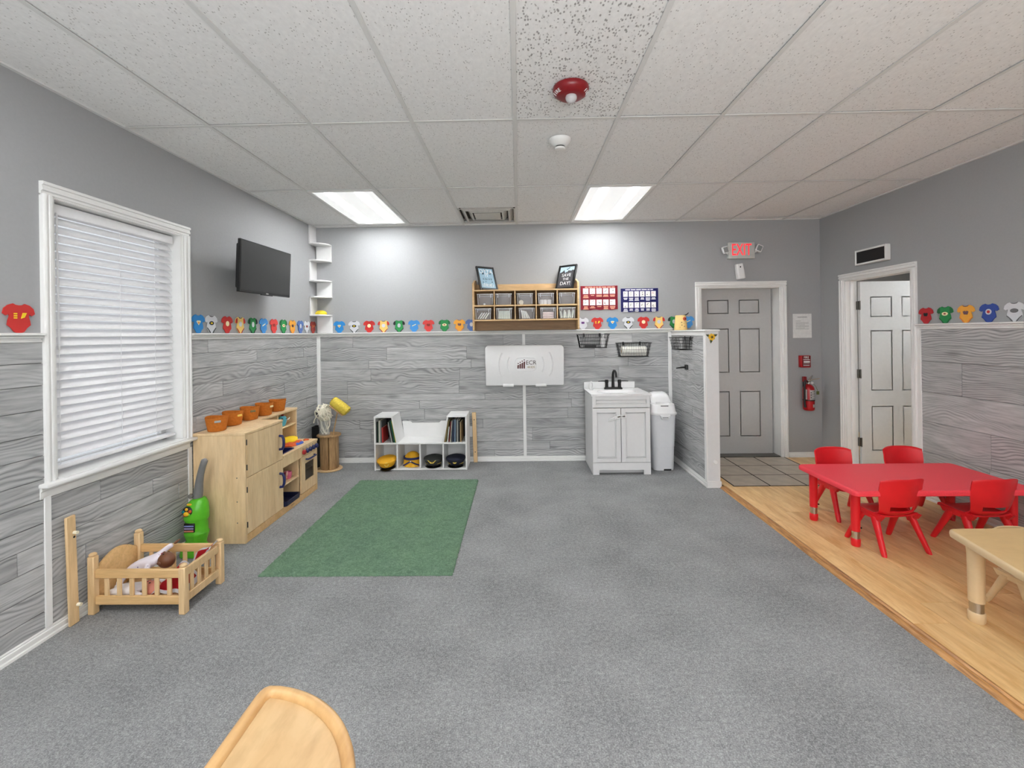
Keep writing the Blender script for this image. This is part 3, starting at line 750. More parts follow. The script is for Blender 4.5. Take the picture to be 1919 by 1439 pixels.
# counter with sink cut-out
SX0, SX1, SY0, SY1 = -2.20, -2.00, 3.725, 3.965
b = MB()
for bx in ((KX0, KM, KC - th_, SX0, KY1 + .002, KC), (SX1, KM, KC - th_, KX1 + .004, KY1 + .002, KC), (SX0, KM, KC - th_, SX1, SY0, KC), (SX0, SY1, KC - th_, SX1, KY1 + .002, KC)): b.box(*bx)
build(b, 'countertop', M_maple, t)
b = MB()
cx, cy = (SX0 + SX1) / 2, (SY0 + SY1) / 2
wx, wy = SX1 - SX0, SY1 - SY0
b.loft([rrect(cx, cy, wx + .016, wy + .016, .03, KC + .0005), rrect(cx, cy, wx + .010, wy + .010, .028, KC + .006), rrect(cx, cy, wx - .006, wy - .006, .025, KC + .004), rrect(cx, cy, wx - .02, wy - .02, .03, KC - .06), rrect(cx, cy, wx - .04, wy - .04, .03, KC - .066)], caps=(False, True))
build(b, 'sink_basin', M_navy, t)
# riser
RX = -2.155
K('riser_divider', KX0 + .008, 3.985, KC, RX, 3.997, KZ - th_)
K('riser_shelf', KX0 + .008, KM, .635, RX, KY1 - th_, .647)
K('front_rail', KX1 - .018, KM, KC - .10, KX1, KY1 - th_, KC - th_)
K('cabinet_divider', KX0 + .008, 3.995, .058, KX1 - .02, 4.009, KC - th_)
K('lower_shelf', KX0 + .008, KM, .225, KX1 - .012, 3.995, .237)
# oven door
ov = bpy.data.objects.new
b = MB()
OY0, OY1, OZ0, OZ1 = 4.012, KY1 - .020, .062, KC - .102
WYa, WYb, WZa, WZb = OY0 + .072, OY1 - .045, .155, .315
for bx in ((KX1 - .016, OY0, OZ0, KX1, WYa, OZ1), (KX1 - .016, WYb, OZ0, KX1, OY1, OZ1), (KX1 - .016, WYa, OZ0, KX1, WYb, WZa), (KX1 - .016, WYa, WZb, KX1, WYb, OZ1)): b.box(*bx)
od = build(b, 'oven_door', M_maple, t)
build(MB().box(KX1 - .011, WYa, WZa, KX1 - .008, WYb, WZb), 'oven_window', clearmat('smoked oven pane', (60, 56, 50), .45, .1), od)
build(MB().tube([(KX1, OY0 + .085, .352), (KX1 + .022, OY0 + .09, .350), (KX1 + .024, OY0 + .14, .349), (KX1 + .022, OY1 - .055, .350), (KX1, OY1 - .05, .352)], .008, 8), 'handle', M_navy, od)
K('oven_rack', KX0 + .02, 4.02, .232, KX1 - .03, KY1 - .022, .238)
for i, m in enumerate([M_firered, M_navy, M_navy, M_navy, M_navy]):
    yy = 4.045 + .062 * i
    build(MB().lathe([(.0001, .024), (.017, .024), (.021, .019), (.021, .004), (.013, 0), (.0001, 0)], n=18, M=Matrix.Translation((KX1, yy, KC - .058)) @ Matrix.Rotation(R(90), 4, 'Y')), 'knob', m, t)
b = MB()
for i in range(5): b.box(KX1, 4.043 + .062 * i, KC - .032, KX1 + .0012, 4.047 + .062 * i, KC - .022)
build(b, 'dial_mark', M_black, t)
# ---- things in and on the kitchen
def blobcloth(name, cx, cy, z, rx, ry, h, mat, label, cat, seed, n=20, parent=None):
    r_ = random.Random(seed); b = MB()
    ph = [r_.uniform(0, 6.28) for _ in range(4)]
    def rad(a): return 1 + .10 * math.sin(2 * a + ph[0]) + .08 * math.sin(3 * a + ph[1]) + .05 * math.sin(5 * a + ph[2])
    secs = []
    for s_, zz in ((1, 0), (1.0, h * .35), (.86, h * .7), (.5, h * .95), (.12, h)):
        secs.append([(cx + rx * s_ * rad(2 * PI * k / n) * math.cos(2 * PI * k / n), cy + ry * s_ * rad(2 * PI * k / n) * math.sin(2 * PI * k / n), z + zz * (1 + .25 * math.sin(3 * 2 * PI * k / n + ph[3]))) for k in range(n)])
    b.loft(secs)
    return single(b, name, mat, label, cat)
blobcloth('folded_cloth', -2.185, 4.165, KC + .022, .105, .135, .022, M_yellow, 'folded bright yellow cloth on the play kitchen counter', 'cloth', 3)
blobcloth('mesh_cloth', -2.10, 4.11, KC + .004, .085, .12, .02, M_orange, 'crumpled orange netted cloth under the yellow cloth', 'cloth', 5)
blobcloth('oven_mitt', -2.045, 4.115, KC + .001, .035, .085, .014, M_blue, 'small blue oven mitt on the play kitchen counter', 'oven mitt', 8)
blobcloth("toy_food", -2.04, 4.27, KC + .001, .024, .03, .010, M_orange, "small orange piece of toy food at the stove end of the counter", "toy", 4)
c = thing('toy_creature', 'small turquoise toy face with black eyes and red top in the kitchen riser', 'toy', (-2.20, 4.15, .647))
b = MB().lathe([(.0001, 0), (.022, .002), (.030, .022), (.036, .05), (.034, .075), (.022, .09), (.0001, .095)], (-2.20, 4.15, .6475), 24)
build(b, 'body', solid('turquoise plastic', (96, 186, 208), .4, bump=0), c)
b = MB()
for s_ in (-1, 1): b.ell((-2.20 + .024 + s_ * .006, 4.15 - .022 + s_ * .019 + .004, .715), (.007, .007, .009), 10, 8)
build(b, 'eye', M_black, c)
build(MB().lathe([(.012, 0), (.014, .006), (.004, .013), (.0001, .014)], (-2.20, 4.15, .7405), 14), 'red_top', M_firered, c)
b = MB().tube([(-2.172, 4.18, .70), (-2.165, 4.195, .705), (-2.16, 4.20, .718)], .005, 8); build(b, 'arm', M_white, c)
b = MB().ell((-2.08, 3.78, .281), (.05, .05, .043), 20, 12).ell((-2.045, 3.84, .268), (.03, .028, .03), 16, 10)
single(b, 'toy_teapot', M_maroon, 'shiny maroon rounded toy on the open kitchen shelf', 'toy')
c = thing('toy_cup', 'shiny pink looped toy beside the maroon toy on the kitchen shelf', 'toy', (-2.03, 3.895, .237))
build(MB().lathe([(.0001, 0), (.022, .0), (.031, .02), (.033, .05), (.028, .06), (.024, .056), (.02, .01), (.0001, .008)], (-2.03, 3.905, .2375), 22), 'bowl', M_pink, c)
build(MB().tube([(-2.03 + .0, 3.878, .25), (-2.02, 3.855, .262), (-2.01, 3.845, .285), (-2.015, 3.86, .305), (-2.028, 3.88, .30)], .0085, 8), 'loop', solid('pale pink plastic', (232, 176, 160), .35, bump=0), c)
b = MB().loft([rrect(-2.10, 3.84, .30, .24, .02, .0585), rrect(-2.10, 3.84, .31, .25, .02, .10), rrect(-2.10, 3.84, .295, .235, .02, .10), rrect(-2.10, 3.84, .28, .22, .02, .064)], caps=(True, True))
single(b, 'toy_tray', solid('dark navy plastic', (18, 24, 56), .4, bump=0), 'dark navy tray on the bottom kitchen shelf', 'tray')
# ---- five felt baskets on top of the kitchen
def felt_basket(loc, label):
    t = thing('felt_basket', label, 'basket', loc, 0, 'felt baskets on the play kitchen')
    n = 36
    def sec(r, z, wob=0, sq=1.0):
        return [(r * math.cos(2 * PI * k / n), 1.12 * r * math.sin(2 * PI * k / n), z + wob * math.cos(2 * 2 * PI * k / n)) for k in range(n)]
    b = MB().loft([sec(.050, 0), sec(.056, .003), sec(.064, .05), sec(.072, .10, .005), sec(.0705, .103, .005), sec(.067, .10, .005), sec(.059, .05), sec(.051, .006)], caps=(True, True))
    build(b, 'body', M_felt, t, local=True)
    return t
fb = []
FB = [(-2.228, 3.285), (-2.246, 3.50), (-2.244, 3.72), (-2.24, 3.925), (-2.238, 4.14)]
FL = ['rust felt basket nearest the window, first of the row on the kitchen', 'rust felt basket second from the window on the kitchen top', 'rust felt basket in the middle of the row on the kitchen top', 'rust felt basket fourth from the window on the kitchen top', 'rust felt basket at the far end of the kitchen top']
p0 = felt_basket((FB[0][0], FB[0][1], KZ + .0005), FL[0])
fb = [p0] + [dup(p0, (x, y, KZ + .0005), R(5 * (i + 1)), FL[i + 1]) for i, (x, y) in enumerate(FB[1:])]
mt = [solid('silver tag', (176, 176, 170), .4, .5, bump=0), solid('yellow tag', (244, 206, 96), .6, bump=0), solid('olive tag', (120, 112, 70), .5, bump=0), solid('cream tag', (246, 226, 170), .6, bump=0), None]
for i, (o, m) in enumerate(zip(fb, mt)):
    if m is None: continue
    a = R(-50 if i % 2 == 0 else -22); r = .0705
    Mm = Matrix.Translation((r * math.cos(a), 1.10 * r * math.sin(a), .076)) @ Matrix.Rotation(a, 4, 'Z')
    build(MB().box(-.002, -.020, -.008, .004, .020, .008, .002, M=Mm), 'tag', m, o, local=True)

# ---- toy vacuum
t = thing('toy_vacuum', 'lime green toy upright vacuum with grey handle in front of the kitchen side', 'toy vacuum', (-2.235, 3.06, 0))
VX, VY = -2.232, 3.07
def oval(cx, cy, rx, ry, z, n=28, front=1.0): return [(cx + rx * math.cos(2 * PI * k / n), cy + ry * math.sin(2 * PI * k / n), z) for k in range(n)]
b = MB().loft([oval(VX, VY, .060, .055, .07), oval(VX, VY, .066, .06, .10), oval(VX, VY, .076, .066, .13), oval(VX, VY, .078, .067, .142), oval(VX, VY, .072, .062, .15), oval(VX, VY, .070, .06, .225), oval(VX, VY, .078, .068, .237), oval(VX, VY, .078, .068, .25), oval(VX + .004, VY, .075, .064, .30), oval(VX + .012, VY, .062, .054, .345), oval(VX + .02, VY, .042, .038, .372), oval(VX + .022, VY, .036, .032, .376)])
build(b, 'body', M_green, t)
b = MB().loft([rrect(VX + .01, VY - .03, .15, .13, .03, .004), rrect(VX + .01, VY - .03, .155, .135, .035, .02), rrect(VX + .0, VY - .02, .14, .12, .04, .055), rrect(VX - .01, VY - .005, .11, .09, .04, .085)])
build(b, 'floor_head', M_green, t)
for xx in (VX + .085,):
    w_ = build(MB().cyl((xx - .006, VY - .05, .031), (xx + .016, VY - .05, .031), .031, n=24), 'wheel', M_gold, t)
    build(MB().cyl((xx + .014, VY - .05, .031), (xx + .019, VY - .05, .031), .018, n=20), 'hub', M_orange, w_)
q = [(VX + .008, VY, .37), (VX + .016, VY, .42), (VX + .02, VY, .47), (VX + .03, VY, .53), (VX + .046, VY, .59), (VX + .062, VY - .002, .63), (VX + .068, VY - .004, .638)]
build(MB().tube(q, [.030, .0285, .025, .022, .021, .021, .012], 14), 'handle', M_grayp, t)
build(MB().cyl((VX - .012, VY - .03, .398), (VX - .012, VY - .045, .398), .017, .015, 18), 'button', M_chrome, t)
b = MB().ell((VX - .018, VY - .055, .298), (.040, .016, .036), 22, 12); build(b, 'bubble_window', M_black, t)
import itertools
for i, m in enumerate([M_orange, M_gold, solid('teal bead', (0, 120, 130), .3, bump=0), M_firered, M_green]):
    a = R(20 + 72 * i)
    build(MB().ell((VX - .018 + .024 * math.cos(a), VY - .069, .298 + .021 * math.sin(a)), (.0105, .006, .0105), 12, 8), 'bead', m, t)
build(MB().ell((VX - .018, VY - .073, .290), (.018, .009, .015), 16, 10), 'yellow_knob', M_gold, t)
build(MB().ell((VX - .012, VY - .052, .346), (.018, .008, .008), 14, 8), 'yellow_button', M_gold, t)
pn = build(MB().box(VX - .045, VY - .064, .16, VX + .028, VY - .050, .222, .004), 'dust_window', M_black, t)
for zz, m in ((.204, solid('lavender bead', (130, 140, 196), .4, bump=0)), (.187, solid('lilac bead', (160, 150, 190), .4, bump=0)), (.170, solid('coral bead', (214, 132, 110), .4, bump=0))):
    build(MB().box(VX - .040, VY - .067, zz - .005, VX + .024, VY - .062, zz + .005, .002), 'stripe', m, pn)

# ---- doll cradle with dolls
CX0, CX1, CY0, CY1 = -2.322, -1.795, 2.372, 2.70
t = thing('doll_cradle', 'pale wooden slatted doll bed by the plank wall under the window', 'doll bed', ((CX0 + CX1) / 2, (CY0 + CY1) / 2, 0))
pw = .036
def post(x, y, h):
    b = MB().box(x, y, 0, x + pw, y + pw, h - .016, .004)
    b.lathe([(.012, h - .017), (.018, h - .012), (.0185, h - .006), (.013, h), (.0001, h + .002)], (x + pw / 2, y + pw / 2, 0), 16)
    build(b, 'corner_post', M_birch, t)
post(CX0, CY0, .325); post(CX0, CY1 - pw, .325); post(CX1 - pw, CY0, .265); post(CX1 - pw, CY1 - pw, .265)
zt0, zt1, zb0, zb1 = .192, .238, .052, .096
for y in (CY0 + .008, CY1 - .026):
    build(MB().box(CX0 + pw, y, zt0, CX1 - pw, y + .018, zt1, .003), 'top_rail', M_mapleX, t)
    build(MB().box(CX0 + pw, y, zb0, CX1 - pw, y + .018, zb1, .003), 'bottom_rail', M_mapleX, t)
    n = 6
    for i in range(n):
        xx = CX0 + pw + (CX1 - CX0 - 2 * pw) * (i + .85) / (n + .7)
        build(MB().box(xx - .012, y + .004, zb1, xx + .012, y + .014, zt0, .002), 'slat', M_birch, t)
xx = CX1 - .027
build(MB().box(xx, CY0 + pw, zt0, xx + .018, CY1 - pw, zt1, .003), 'top_rail', M_birch, t)
build(MB().box(xx, CY0 + pw, zb0, xx + .018, CY1 - pw, zb1, .003), 'bottom_rail', M_birch, t)
for i in range(4):
    yy = CY0 + pw + (CY1 - CY0 - 2 * pw) * (i + .75) / 4.5
    build(MB().box(xx + .004, yy - .012, zb1, xx + .014, yy + .012, zt0, .002), 'slat', M_birch, t)
pl = [(CY0 + pw, .06), (CY1 - pw, .06)] + [(CY1 - pw - (CY1 - CY0 - 2 * pw) * k / 12, .235 + .055 * math.sin(PI * k / 12)) for k in range(13)]
build(MB().prism(pl, CX0 + .010, CX0 + .026, 'yz', bev=.003), 'headboard', M_mapleX, t)
build(MB().box(CX0 + .02, CY0 + .02, .045, CX1 - .02, CY1 - .02, .055), 'base_board', M_birch, t)
def chain_mesh(name, nodes, edges, mat, parent, sub=2, local=False):
    """one continuous skinned body from joints (pos, radius)"""
    me = bpy.data.meshes.new(name); sh = WORLD.get(parent.name, (0, 0, 0))
    me.from_pydata([tuple(Vector(p) - Vector(sh)) for p, r in nodes], edges, [])
    o = bpy.data.objects.new(name, me); COL.objects.link(o); o.parent = parent; WORLD[o.name] = sh
    sk = o.modifiers.new('skin', 'SKIN'); sk.use_smooth_shade = True; sk.branch_smoothing = .5
    for i, (p, r) in enumerate(nodes): me.skin_vertices[0].data[i].radius = (r, r); 
    me.skin_vertices[0].data[0].use_root = True
    ss = o.modifiers.new('smooth', 'SUBSURF'); ss.levels = sub; ss.render_levels = sub
    me.materials.append(mat); return o
def doll(name, label, hip, chest, head, arms, legs, suit, skin, rs=1.0, legskin=False, hairm=None):
    t = thing(name, label, 'doll', (hip[0], hip[1], .0555))
    nodes = [(hip, .036 * rs), (tuple((Vector(hip) + Vector(chest)) / 2), .038 * rs), (chest, .036 * rs), (tuple(Vector(chest).lerp(Vector(head), .5)), .017 * rs)]
    edges = [(0, 1), (1, 2), (2, 3)]
    for a in arms:
        prev = 2
        for i, p in enumerate(a): nodes.append((p, (.017, .0155, .0145)[i] * rs)); edges.append((prev, len(nodes) - 1)); prev = len(nodes) - 1
    for l in legs:
        prev = 0
        for i, p in enumerate(l): nodes.append((p, (.023, .019, .017)[i] * rs)); edges.append((prev, len(nodes) - 1)); prev = len(nodes) - 1
    chain_mesh('body', nodes, edges, suit, t)
    hd = Vector(head); up = (hd - Vector(chest)).normalized()
    zq = up.to_track_quat('Z', 'Y').to_matrix().to_4x4()
    Mh = Matrix.Translation(hd) @ zq
    b = MB().ell((0, 0, .004), (.040 * rs, .043 * rs, .046 * rs), 22, 14, M=Mh)
    b.ell((.038 * rs, 0, -.004), (.008, .010, .014), 10, 8, M=Mh).ell((-.038 * rs, 0, -.004), (.008, .010, .014), 10, 8, M=Mh)
    b.ell((0, .042 * rs, -.006), (.007, .008, .007), 10, 8, M=Mh)
    h = build(b, 'head', skin, t)
    b = MB()
    for s_ in (-1, 1): b.ell((s_ * .015 * rs, .039 * rs, .006), (.005, .004, .004), 10, 6, M=Mh)
    build(b, 'eye', M_black, h)
    build(MB().ell((0, .039 * rs, -.021), (.010, .004, .003), 10, 6, M=Mh), 'mouth', M_maroon, h)
    for a in arms:
        e = Vector(a[-1]); d = (e - Vector(a[-2])).normalized(); qz = Matrix.Translation(e + d * .016) @ d.to_track_quat('Z', 'Y').to_matrix().to_4x4()
        hb = MB().ell((0, 0, 0), (.010, .007, .012), 12, 8, M=qz)
        for k in range(4):
            L = (.013, .016, .015, .012)[k]
            hb.tube([qz @ Vector((-.0072 + .0048 * k, 0, .008)), qz @ Vector((-.0078 + .0052 * k, .001, .008 + L * .6)), qz @ Vector((-.0078 + .0052 * k, .004, .008 + L))], [.0026, .0025, .0019], 6)
        hb.tube([qz @ Vector((.008, 0, -.004)), qz @ Vector((.014, .002, .003)), qz @ Vector((.015, .004, .009))], [.003, .0028, .002], 6)
        build(hb, 'hand', skin, t)
    return t
dots = NT('dotted sleepsuit cloth'); v_ = dots.coords(); vo_ = dots.add('ShaderNodeTexVoronoi'); vo_.inputs['Scale'].default_value = 38; dots.link(v_, vo_.inputs['Vector'])
dots.link(dots.ramp(vo_.outputs['Distance'], [(.10, srgb(120, 108, 150)), (.17, srgb(232, 224, 232))]), dots.p.inputs['Base Color']); dots.p.inputs['Roughness'].default_value = .9
doll('baby_doll', 'dark brown baby doll in white dotted sleepsuit lying on top in the doll bed',
     (-2.215, 2.555, .165), (-2.125, 2.565, .195), (-2.030, 2.545, .208),
     [[(-2.112, 2.60, .215), (-2.088, 2.625, .238), (-2.062, 2.640, .255)], [(-2.12, 2.525, .185), (-2.10, 2.49, .172), (-2.065, 2.475, .165)]],
     [[(-2.245, 2.585, .155), (-2.265, 2.60, .12), (-2.262, 2.612, .085)], [(-2.245, 2.525, .145), (-2.262, 2.505, .115), (-2.255, 2.49, .085)]], dots.m, M_skin)
doll('baby_doll', 'rosy pink baby doll lying underneath the brown doll behind the front slats',
     (-2.205, 2.450, .094), (-2.12, 2.450, .094), (-2.035, 2.448, .100),
     [[(-2.10, 2.49, .105), (-2.06, 2.52, .10), (-2.02, 2.53, .09)], [(-2.11, 2.42, .095), (-2.085, 2.412, .085), (-2.055, 2.414, .08)]],
     [[(-2.235, 2.47, .09), (-2.26, 2.49, .085), (-2.275, 2.50, .085)], [(-2.235, 2.44, .09), (-2.255, 2.43, .085), (-2.27, 2.428, .085)]], M_whitecloth, M_skin2)
def drape(name, pts_rows, thick, mats, label, trimw=None):
    """cloth sheet: rows of points; last material on the border strip"""
    b = MB(); rows = [b.ring(r) for r in pts_rows]
    nr, nc = len(rows), len(rows[0])
    for i in range(nr - 1):
        for j in range(nc - 1):
            mi = 1 if (i == 0 or i == nr - 2 or j == 0 or j == nc - 2) else 0
            b.face((rows[i][j], rows[i][j + 1], rows[i + 1][j + 1], rows[i + 1][j]), mi)
    bmesh.ops.solidify(b.bm, geom=b.bm.faces[:], thickness=thick)
    return single(b, name, mats, label, 'blanket')
def lerp3(a, c, f): return tuple(a[i] + (c[i] - a[i]) * f for i in range(3))
# blanket draped along the far rail and over the foot end corner
rows = []
r_ = random.Random(4)
for i in range(9):
    f = i / 8
    row = []
    for j in range(11):
        g = j / 10
        x = -1.93 + .125 * g + .02 * f * (1 - g); y = CY1 - .045 - .13 * f * (1 - .3 * g)
        z = .20 + .06 * g - .085 * f * (1 - g) + .008 * math.sin(7 * g + 5 * f) + .006 * math.sin(13 * f)
        row.append((x, y, z))
    rows.append(row)
drape('doll_blanket', rows, .004, [M_redcloth, M_whitecloth], 'red blanket with white edging draped over the foot end of the doll bed')
rows = []
for i in range(11):
    f = i / 10; row = []
    for j in range(11):
        g = j / 10
        x = -2.02 + .185 * g; y = CY0 + .035 + .15 * f
        z = .105 + .085 * math.sin(PI * g) * (.35 + .65 * f) + .012 * math.sin(9 * g + 4 * f) - .03 * (1 - f) * (1 - f)
        row.append((x, y, z))
    rows.append(row)
drape('doll_blanket', rows, .004, [M_redcloth, M_whitecloth], 'rumpled red blanket with white edging lying inside the doll bed')

# ---- wooden slat on the left wall
def measuring_slat(name, label, loc, w, h, tilt, face, pegs):
    t = thing(name, label, 'wooden slat', loc)
    Mm = Matrix.Translation(loc) @ Matrix.Rotation(face, 4, 'Z') @ Matrix.Rotation(tilt, 4, 'Y')
    b = MB().box(-w / 2, -.007, .0, w / 2, .007, h, .004, M=Mm)
    build(b, 'board', M_birch, t)
    for px, pz_, kind in pegs:
        if kind == 'peg':
            g = build(MB().cyl(Mm @ Vector((px, -.007, pz_)), Mm @ Vector((px, -.026, pz_)), .0085, n=14), 'peg', M_cream, t)
        else: build(MB().cyl(Mm @ Vector((px, -.0075, pz_)), Mm @ Vector((px, -.006, pz_)), .006, n=12), 'bolt_hole', M_black, t)
    return t
measuring_slat('wooden_slat', 'upright birch slat with two pegs leaning on the plank wall by the doll bed', (XL + .034, 2.299, .001), .052, .565, R(-1.5), R(90), [(.012, .475, 'peg'), (.016, .095, 'peg'), (.012, .452, 'hole')])
measuring_slat('wooden_slat', 'narrow birch slat with two dark holes leaning beside the white bookcase', (-.513, YB - .045, .001), .046, .575, R(-1.2), 0, [(0, .49, 'hole'), (0, .12, 'hole')])

# ---- spool stand in the corner
SXC, SYC = -2.115, 4.965
t = thing('spool_stand', 'low stand of brown boards between two round discs in the corner', 'stand', (SXC, SYC, 0))
build(MB().lathe([(.0001, 0), (.135, 0), (.138, .006), (.135, .013), (.0001, .013)], (SXC, SYC, .001), 36), 'bottom_disc', M_birch, t)
build(MB().lathe([(.0001, 0), (.125, 0), (.128, .008), (.125, .017), (.0001, .017)], (SXC, SYC, .372), 36), 'top_disc', M_spool, t)
for i in range(7):
    a = R(-150 + i * 51.4)
    m = Matrix.Translation((SXC + .085 * math.cos(a), SYC + .085 * math.sin(a), 0)) @ Matrix.Rotation(a + PI / 2, 4, 'Z')
    build(MB().box(-.036, -.009, .0145, .036, .009, .372, .004, M=m), 'board', M_spool, t)
t = thing('glass_vase', 'clear glass vase holding white rope on the spool stand', 'vase', (SXC - .03, SYC - .03, .389))
vx, vy = SXC - .035, SYC - .03
build(MB().lathe([(.0001, 0), (.056, 0), (.060, .004), (.056, .05), (.060, .12), (.068, .165), (.066, .165), (.057, .12), (.053, .05), (.055, .009), (.0001, .007)], (vx, vy, .3895), 32), 'body', M_glass, t)
r_ = random.Random(11)
b = MB()
for k in range(22):
    ax = Vector((r_.gauss(0, 1), r_.gauss(0, 1), r_.gauss(0, .6))).normalized(); u = ax.orthogonal().normalized(); w_ = ax.cross(u)
    c0 = Vector((vx + r_.uniform(-.02, .02), vy + r_.uniform(-.02, .02), .625 + r_.uniform(-.03, .03))); rr = r_.uniform(.055, .088)
    a0 = r_.uniform(0, 6); 
    b.tube([c0 + (u * math.cos(a0 + 2 * PI * j / 16) + w_ * math.sin(a0 + 2 * PI * j / 16)) * rr * (1 + .08 * math.sin(3 * j)) for j in range(16)], .0068, 6, closed=True)
for k in range(9):
    a = r_.uniform(0, 6.28); 
    b.tube([(vx + .05 * math.cos(a), vy + .05 * math.sin(a), .60), (vx + .040 * math.cos(a + .4), vy + .040 * math.sin(a + .4), .51), (vx + .038 * math.cos(a + 1.1), vy + .038 * math.sin(a + 1.1), .44), (vx + .03 * math.cos(a + 2), vy + .03 * math.sin(a + 2), .402)], .0052, 6)
b.tube([(vx + .05, vy - .06, .63), (vx + .082, vy - .05, .56), (vx + .075, vy - .045, .50), (vx + .05, vy - .04, .46)], .0052, 6)
b.tube([(vx - .06, vy - .03, .62), (vx - .095, vy - .04, .56), (vx - .10, vy - .045, .525)], .0052, 6)
single(b, 'rope_bundle', M_rope, 'tangled bundle of cream rope bulging out of the glass vase', 'rope')
t = thing('dish_mop', 'yellow fluffy mop head on a wooden handle leaning out of the spool stand', 'mop', (SXC + .06, SYC + .0, .389))
hb, ht = Vector((SXC + .058, SYC - .03, .390)), Vector((SXC + .115, SYC - .03, .665))
build(MB().cyl(hb, ht, .0065, n=10), 'handle', M_spool, t)
Mm = Matrix.Translation(ht + Vector((.018, 0, .028))) @ Matrix.Rotation(R(38), 4, 'Y')
b = MB()
n = 30
secs = []
for u_, rr in ((-.105, .036), (-.098, .050), (-.04, .055), (.03, .057), (.09, .054), (.102, .046)):
    secs.append([tuple(Mm @ Vector((u_ + .006 * math.sin(9 * k + u_ * 80), rr * (1 + .05 * math.sin(7 * k)) * math.cos(2 * PI * k / n), rr * (1 + .05 * math.cos(5 * k)) * math.sin(2 * PI * k / n) + .012))) for k in range(n)])
b.loft(secs); hd = build(b, 'mop_head', M_ylwplush, t)
build(MB().box(-.09, -.05, -.048, .095, .05, -.034, .006, M=Mm), 'head_backing', M_spool, t)
t = thing('tall_bin', 'slim black bin standing behind the play kitchen in the corner', 'bin', (-2.294, 5.085, 0))
build(MB().loft([rrect(-2.294, 5.085, .085, .10, .008, .001), rrect(-2.294, 5.085, .092, .11, .008, .455), rrect(-2.294, 5.085, .084, .10, .008, .455), rrect(-2.294, 5.085, .078, .09, .008, .02)]), 'body', M_black, t)
t = thing('plunger', 'black cup on a pale stem standing in the slim black bin', 'plunger', (-2.27, 5.08, .021))
build(MB().tube([(-2.272, 5.08, .021), (-2.268, 5.08, .50), (-2.266, 5.08, .575)], [.010, .013, .026], 12), 'stem', solid('pale mauve plastic', (150, 140, 142), .5, bump=0), t)
build(MB().lathe([(.026, 0), (.040, .018), (.044, .045), (.042, .066), (.036, .066), (.030, .03), (.0001, .02)], (-2.266, 5.08, .575), 24), 'cup', M_black, t)

# ---- rug
b = MB()
RX0, RX1, RY0_, RY1_ = -1.622, -.424, 2.745, 4.54
NX, NY = 150, 220
rr_ = random.Random(5)
hgt = {}
def rh(i, j):
    e = min(i, NX - i, j, NY - j)
    return (.004 if e == 0 else .012) + rr_.uniform(-.004, .005)
g = [[b.bm.verts.new((RX0 + (RX1 - RX0) * i / NX + rr_.uniform(-.003, .003), RY0_ + (RY1_ - RY0_) * j / NY + rr_.uniform(-.003, .003), rh(i, j))) for j in range(NY + 1)] for i in range(NX + 1)]
for i in range(NX):
    for j in range(NY): b.face((g[i][j], g[i + 1][j], g[i + 1][j + 1], g[i][j + 1]))
e1 = [g[i][0] for i in range(NX + 1)] + [g[NX][j] for j in range(1, NY + 1)] + [g[i][NY] for i in range(NX - 1, -1, -1)] + [g[0][j] for j in range(NY - 1, 0, -1)]
lo = [b.bm.verts.new((v.co.x, v.co.y, .0005)) for v in e1]
b.bridge(lo, e1)
single(b, 'area_rug', M_rug, 'rectangular green shaggy rug on the grey carpet', 'rug', recalc=False, ang=9)
# ================================================================ bodysuit cut-outs on the chair rails
SUITC = {'blue': (36, 134, 204), 'white': (214, 216, 220), 'red': (198, 44, 40), 'yellow': (244, 206, 118), 'green': (36, 140, 74), 'lightblue': (66, 146, 214), 'coral': (214, 66, 62), 'orange': (240, 170, 60), 'slate': (84, 116, 178), 'navy': (48, 76, 156), 'darkred': (180, 34, 40), 'brick': (150, 44, 34), 'forest': (30, 104, 60), 'black': (30, 36, 38), 'cream': (250, 236, 190), 'purple': (110, 60, 130), 'brown': (104, 74, 80), 'gray': (110, 110, 112), 'gold': (246, 214, 40), 'amber': (236, 140, 60)}
SM = {k: solid('cardboard ' + k, c, .6, var=.02, bump=0) for k, c in SUITC.items()}
HALF = [(.010, 0), (.021, .03), (.034, .17), (.050, .27), (.047, .42), (.041, .56), (.043, .64), (.055, .585), (.069, .66), (.063, .83), (.046, .945), (.025, 1.0), (.015, .955), (0, .94)]
def mirror(h): return h + [(-x, z) for x, z in h[::-1] if x > 0]
SH = .137
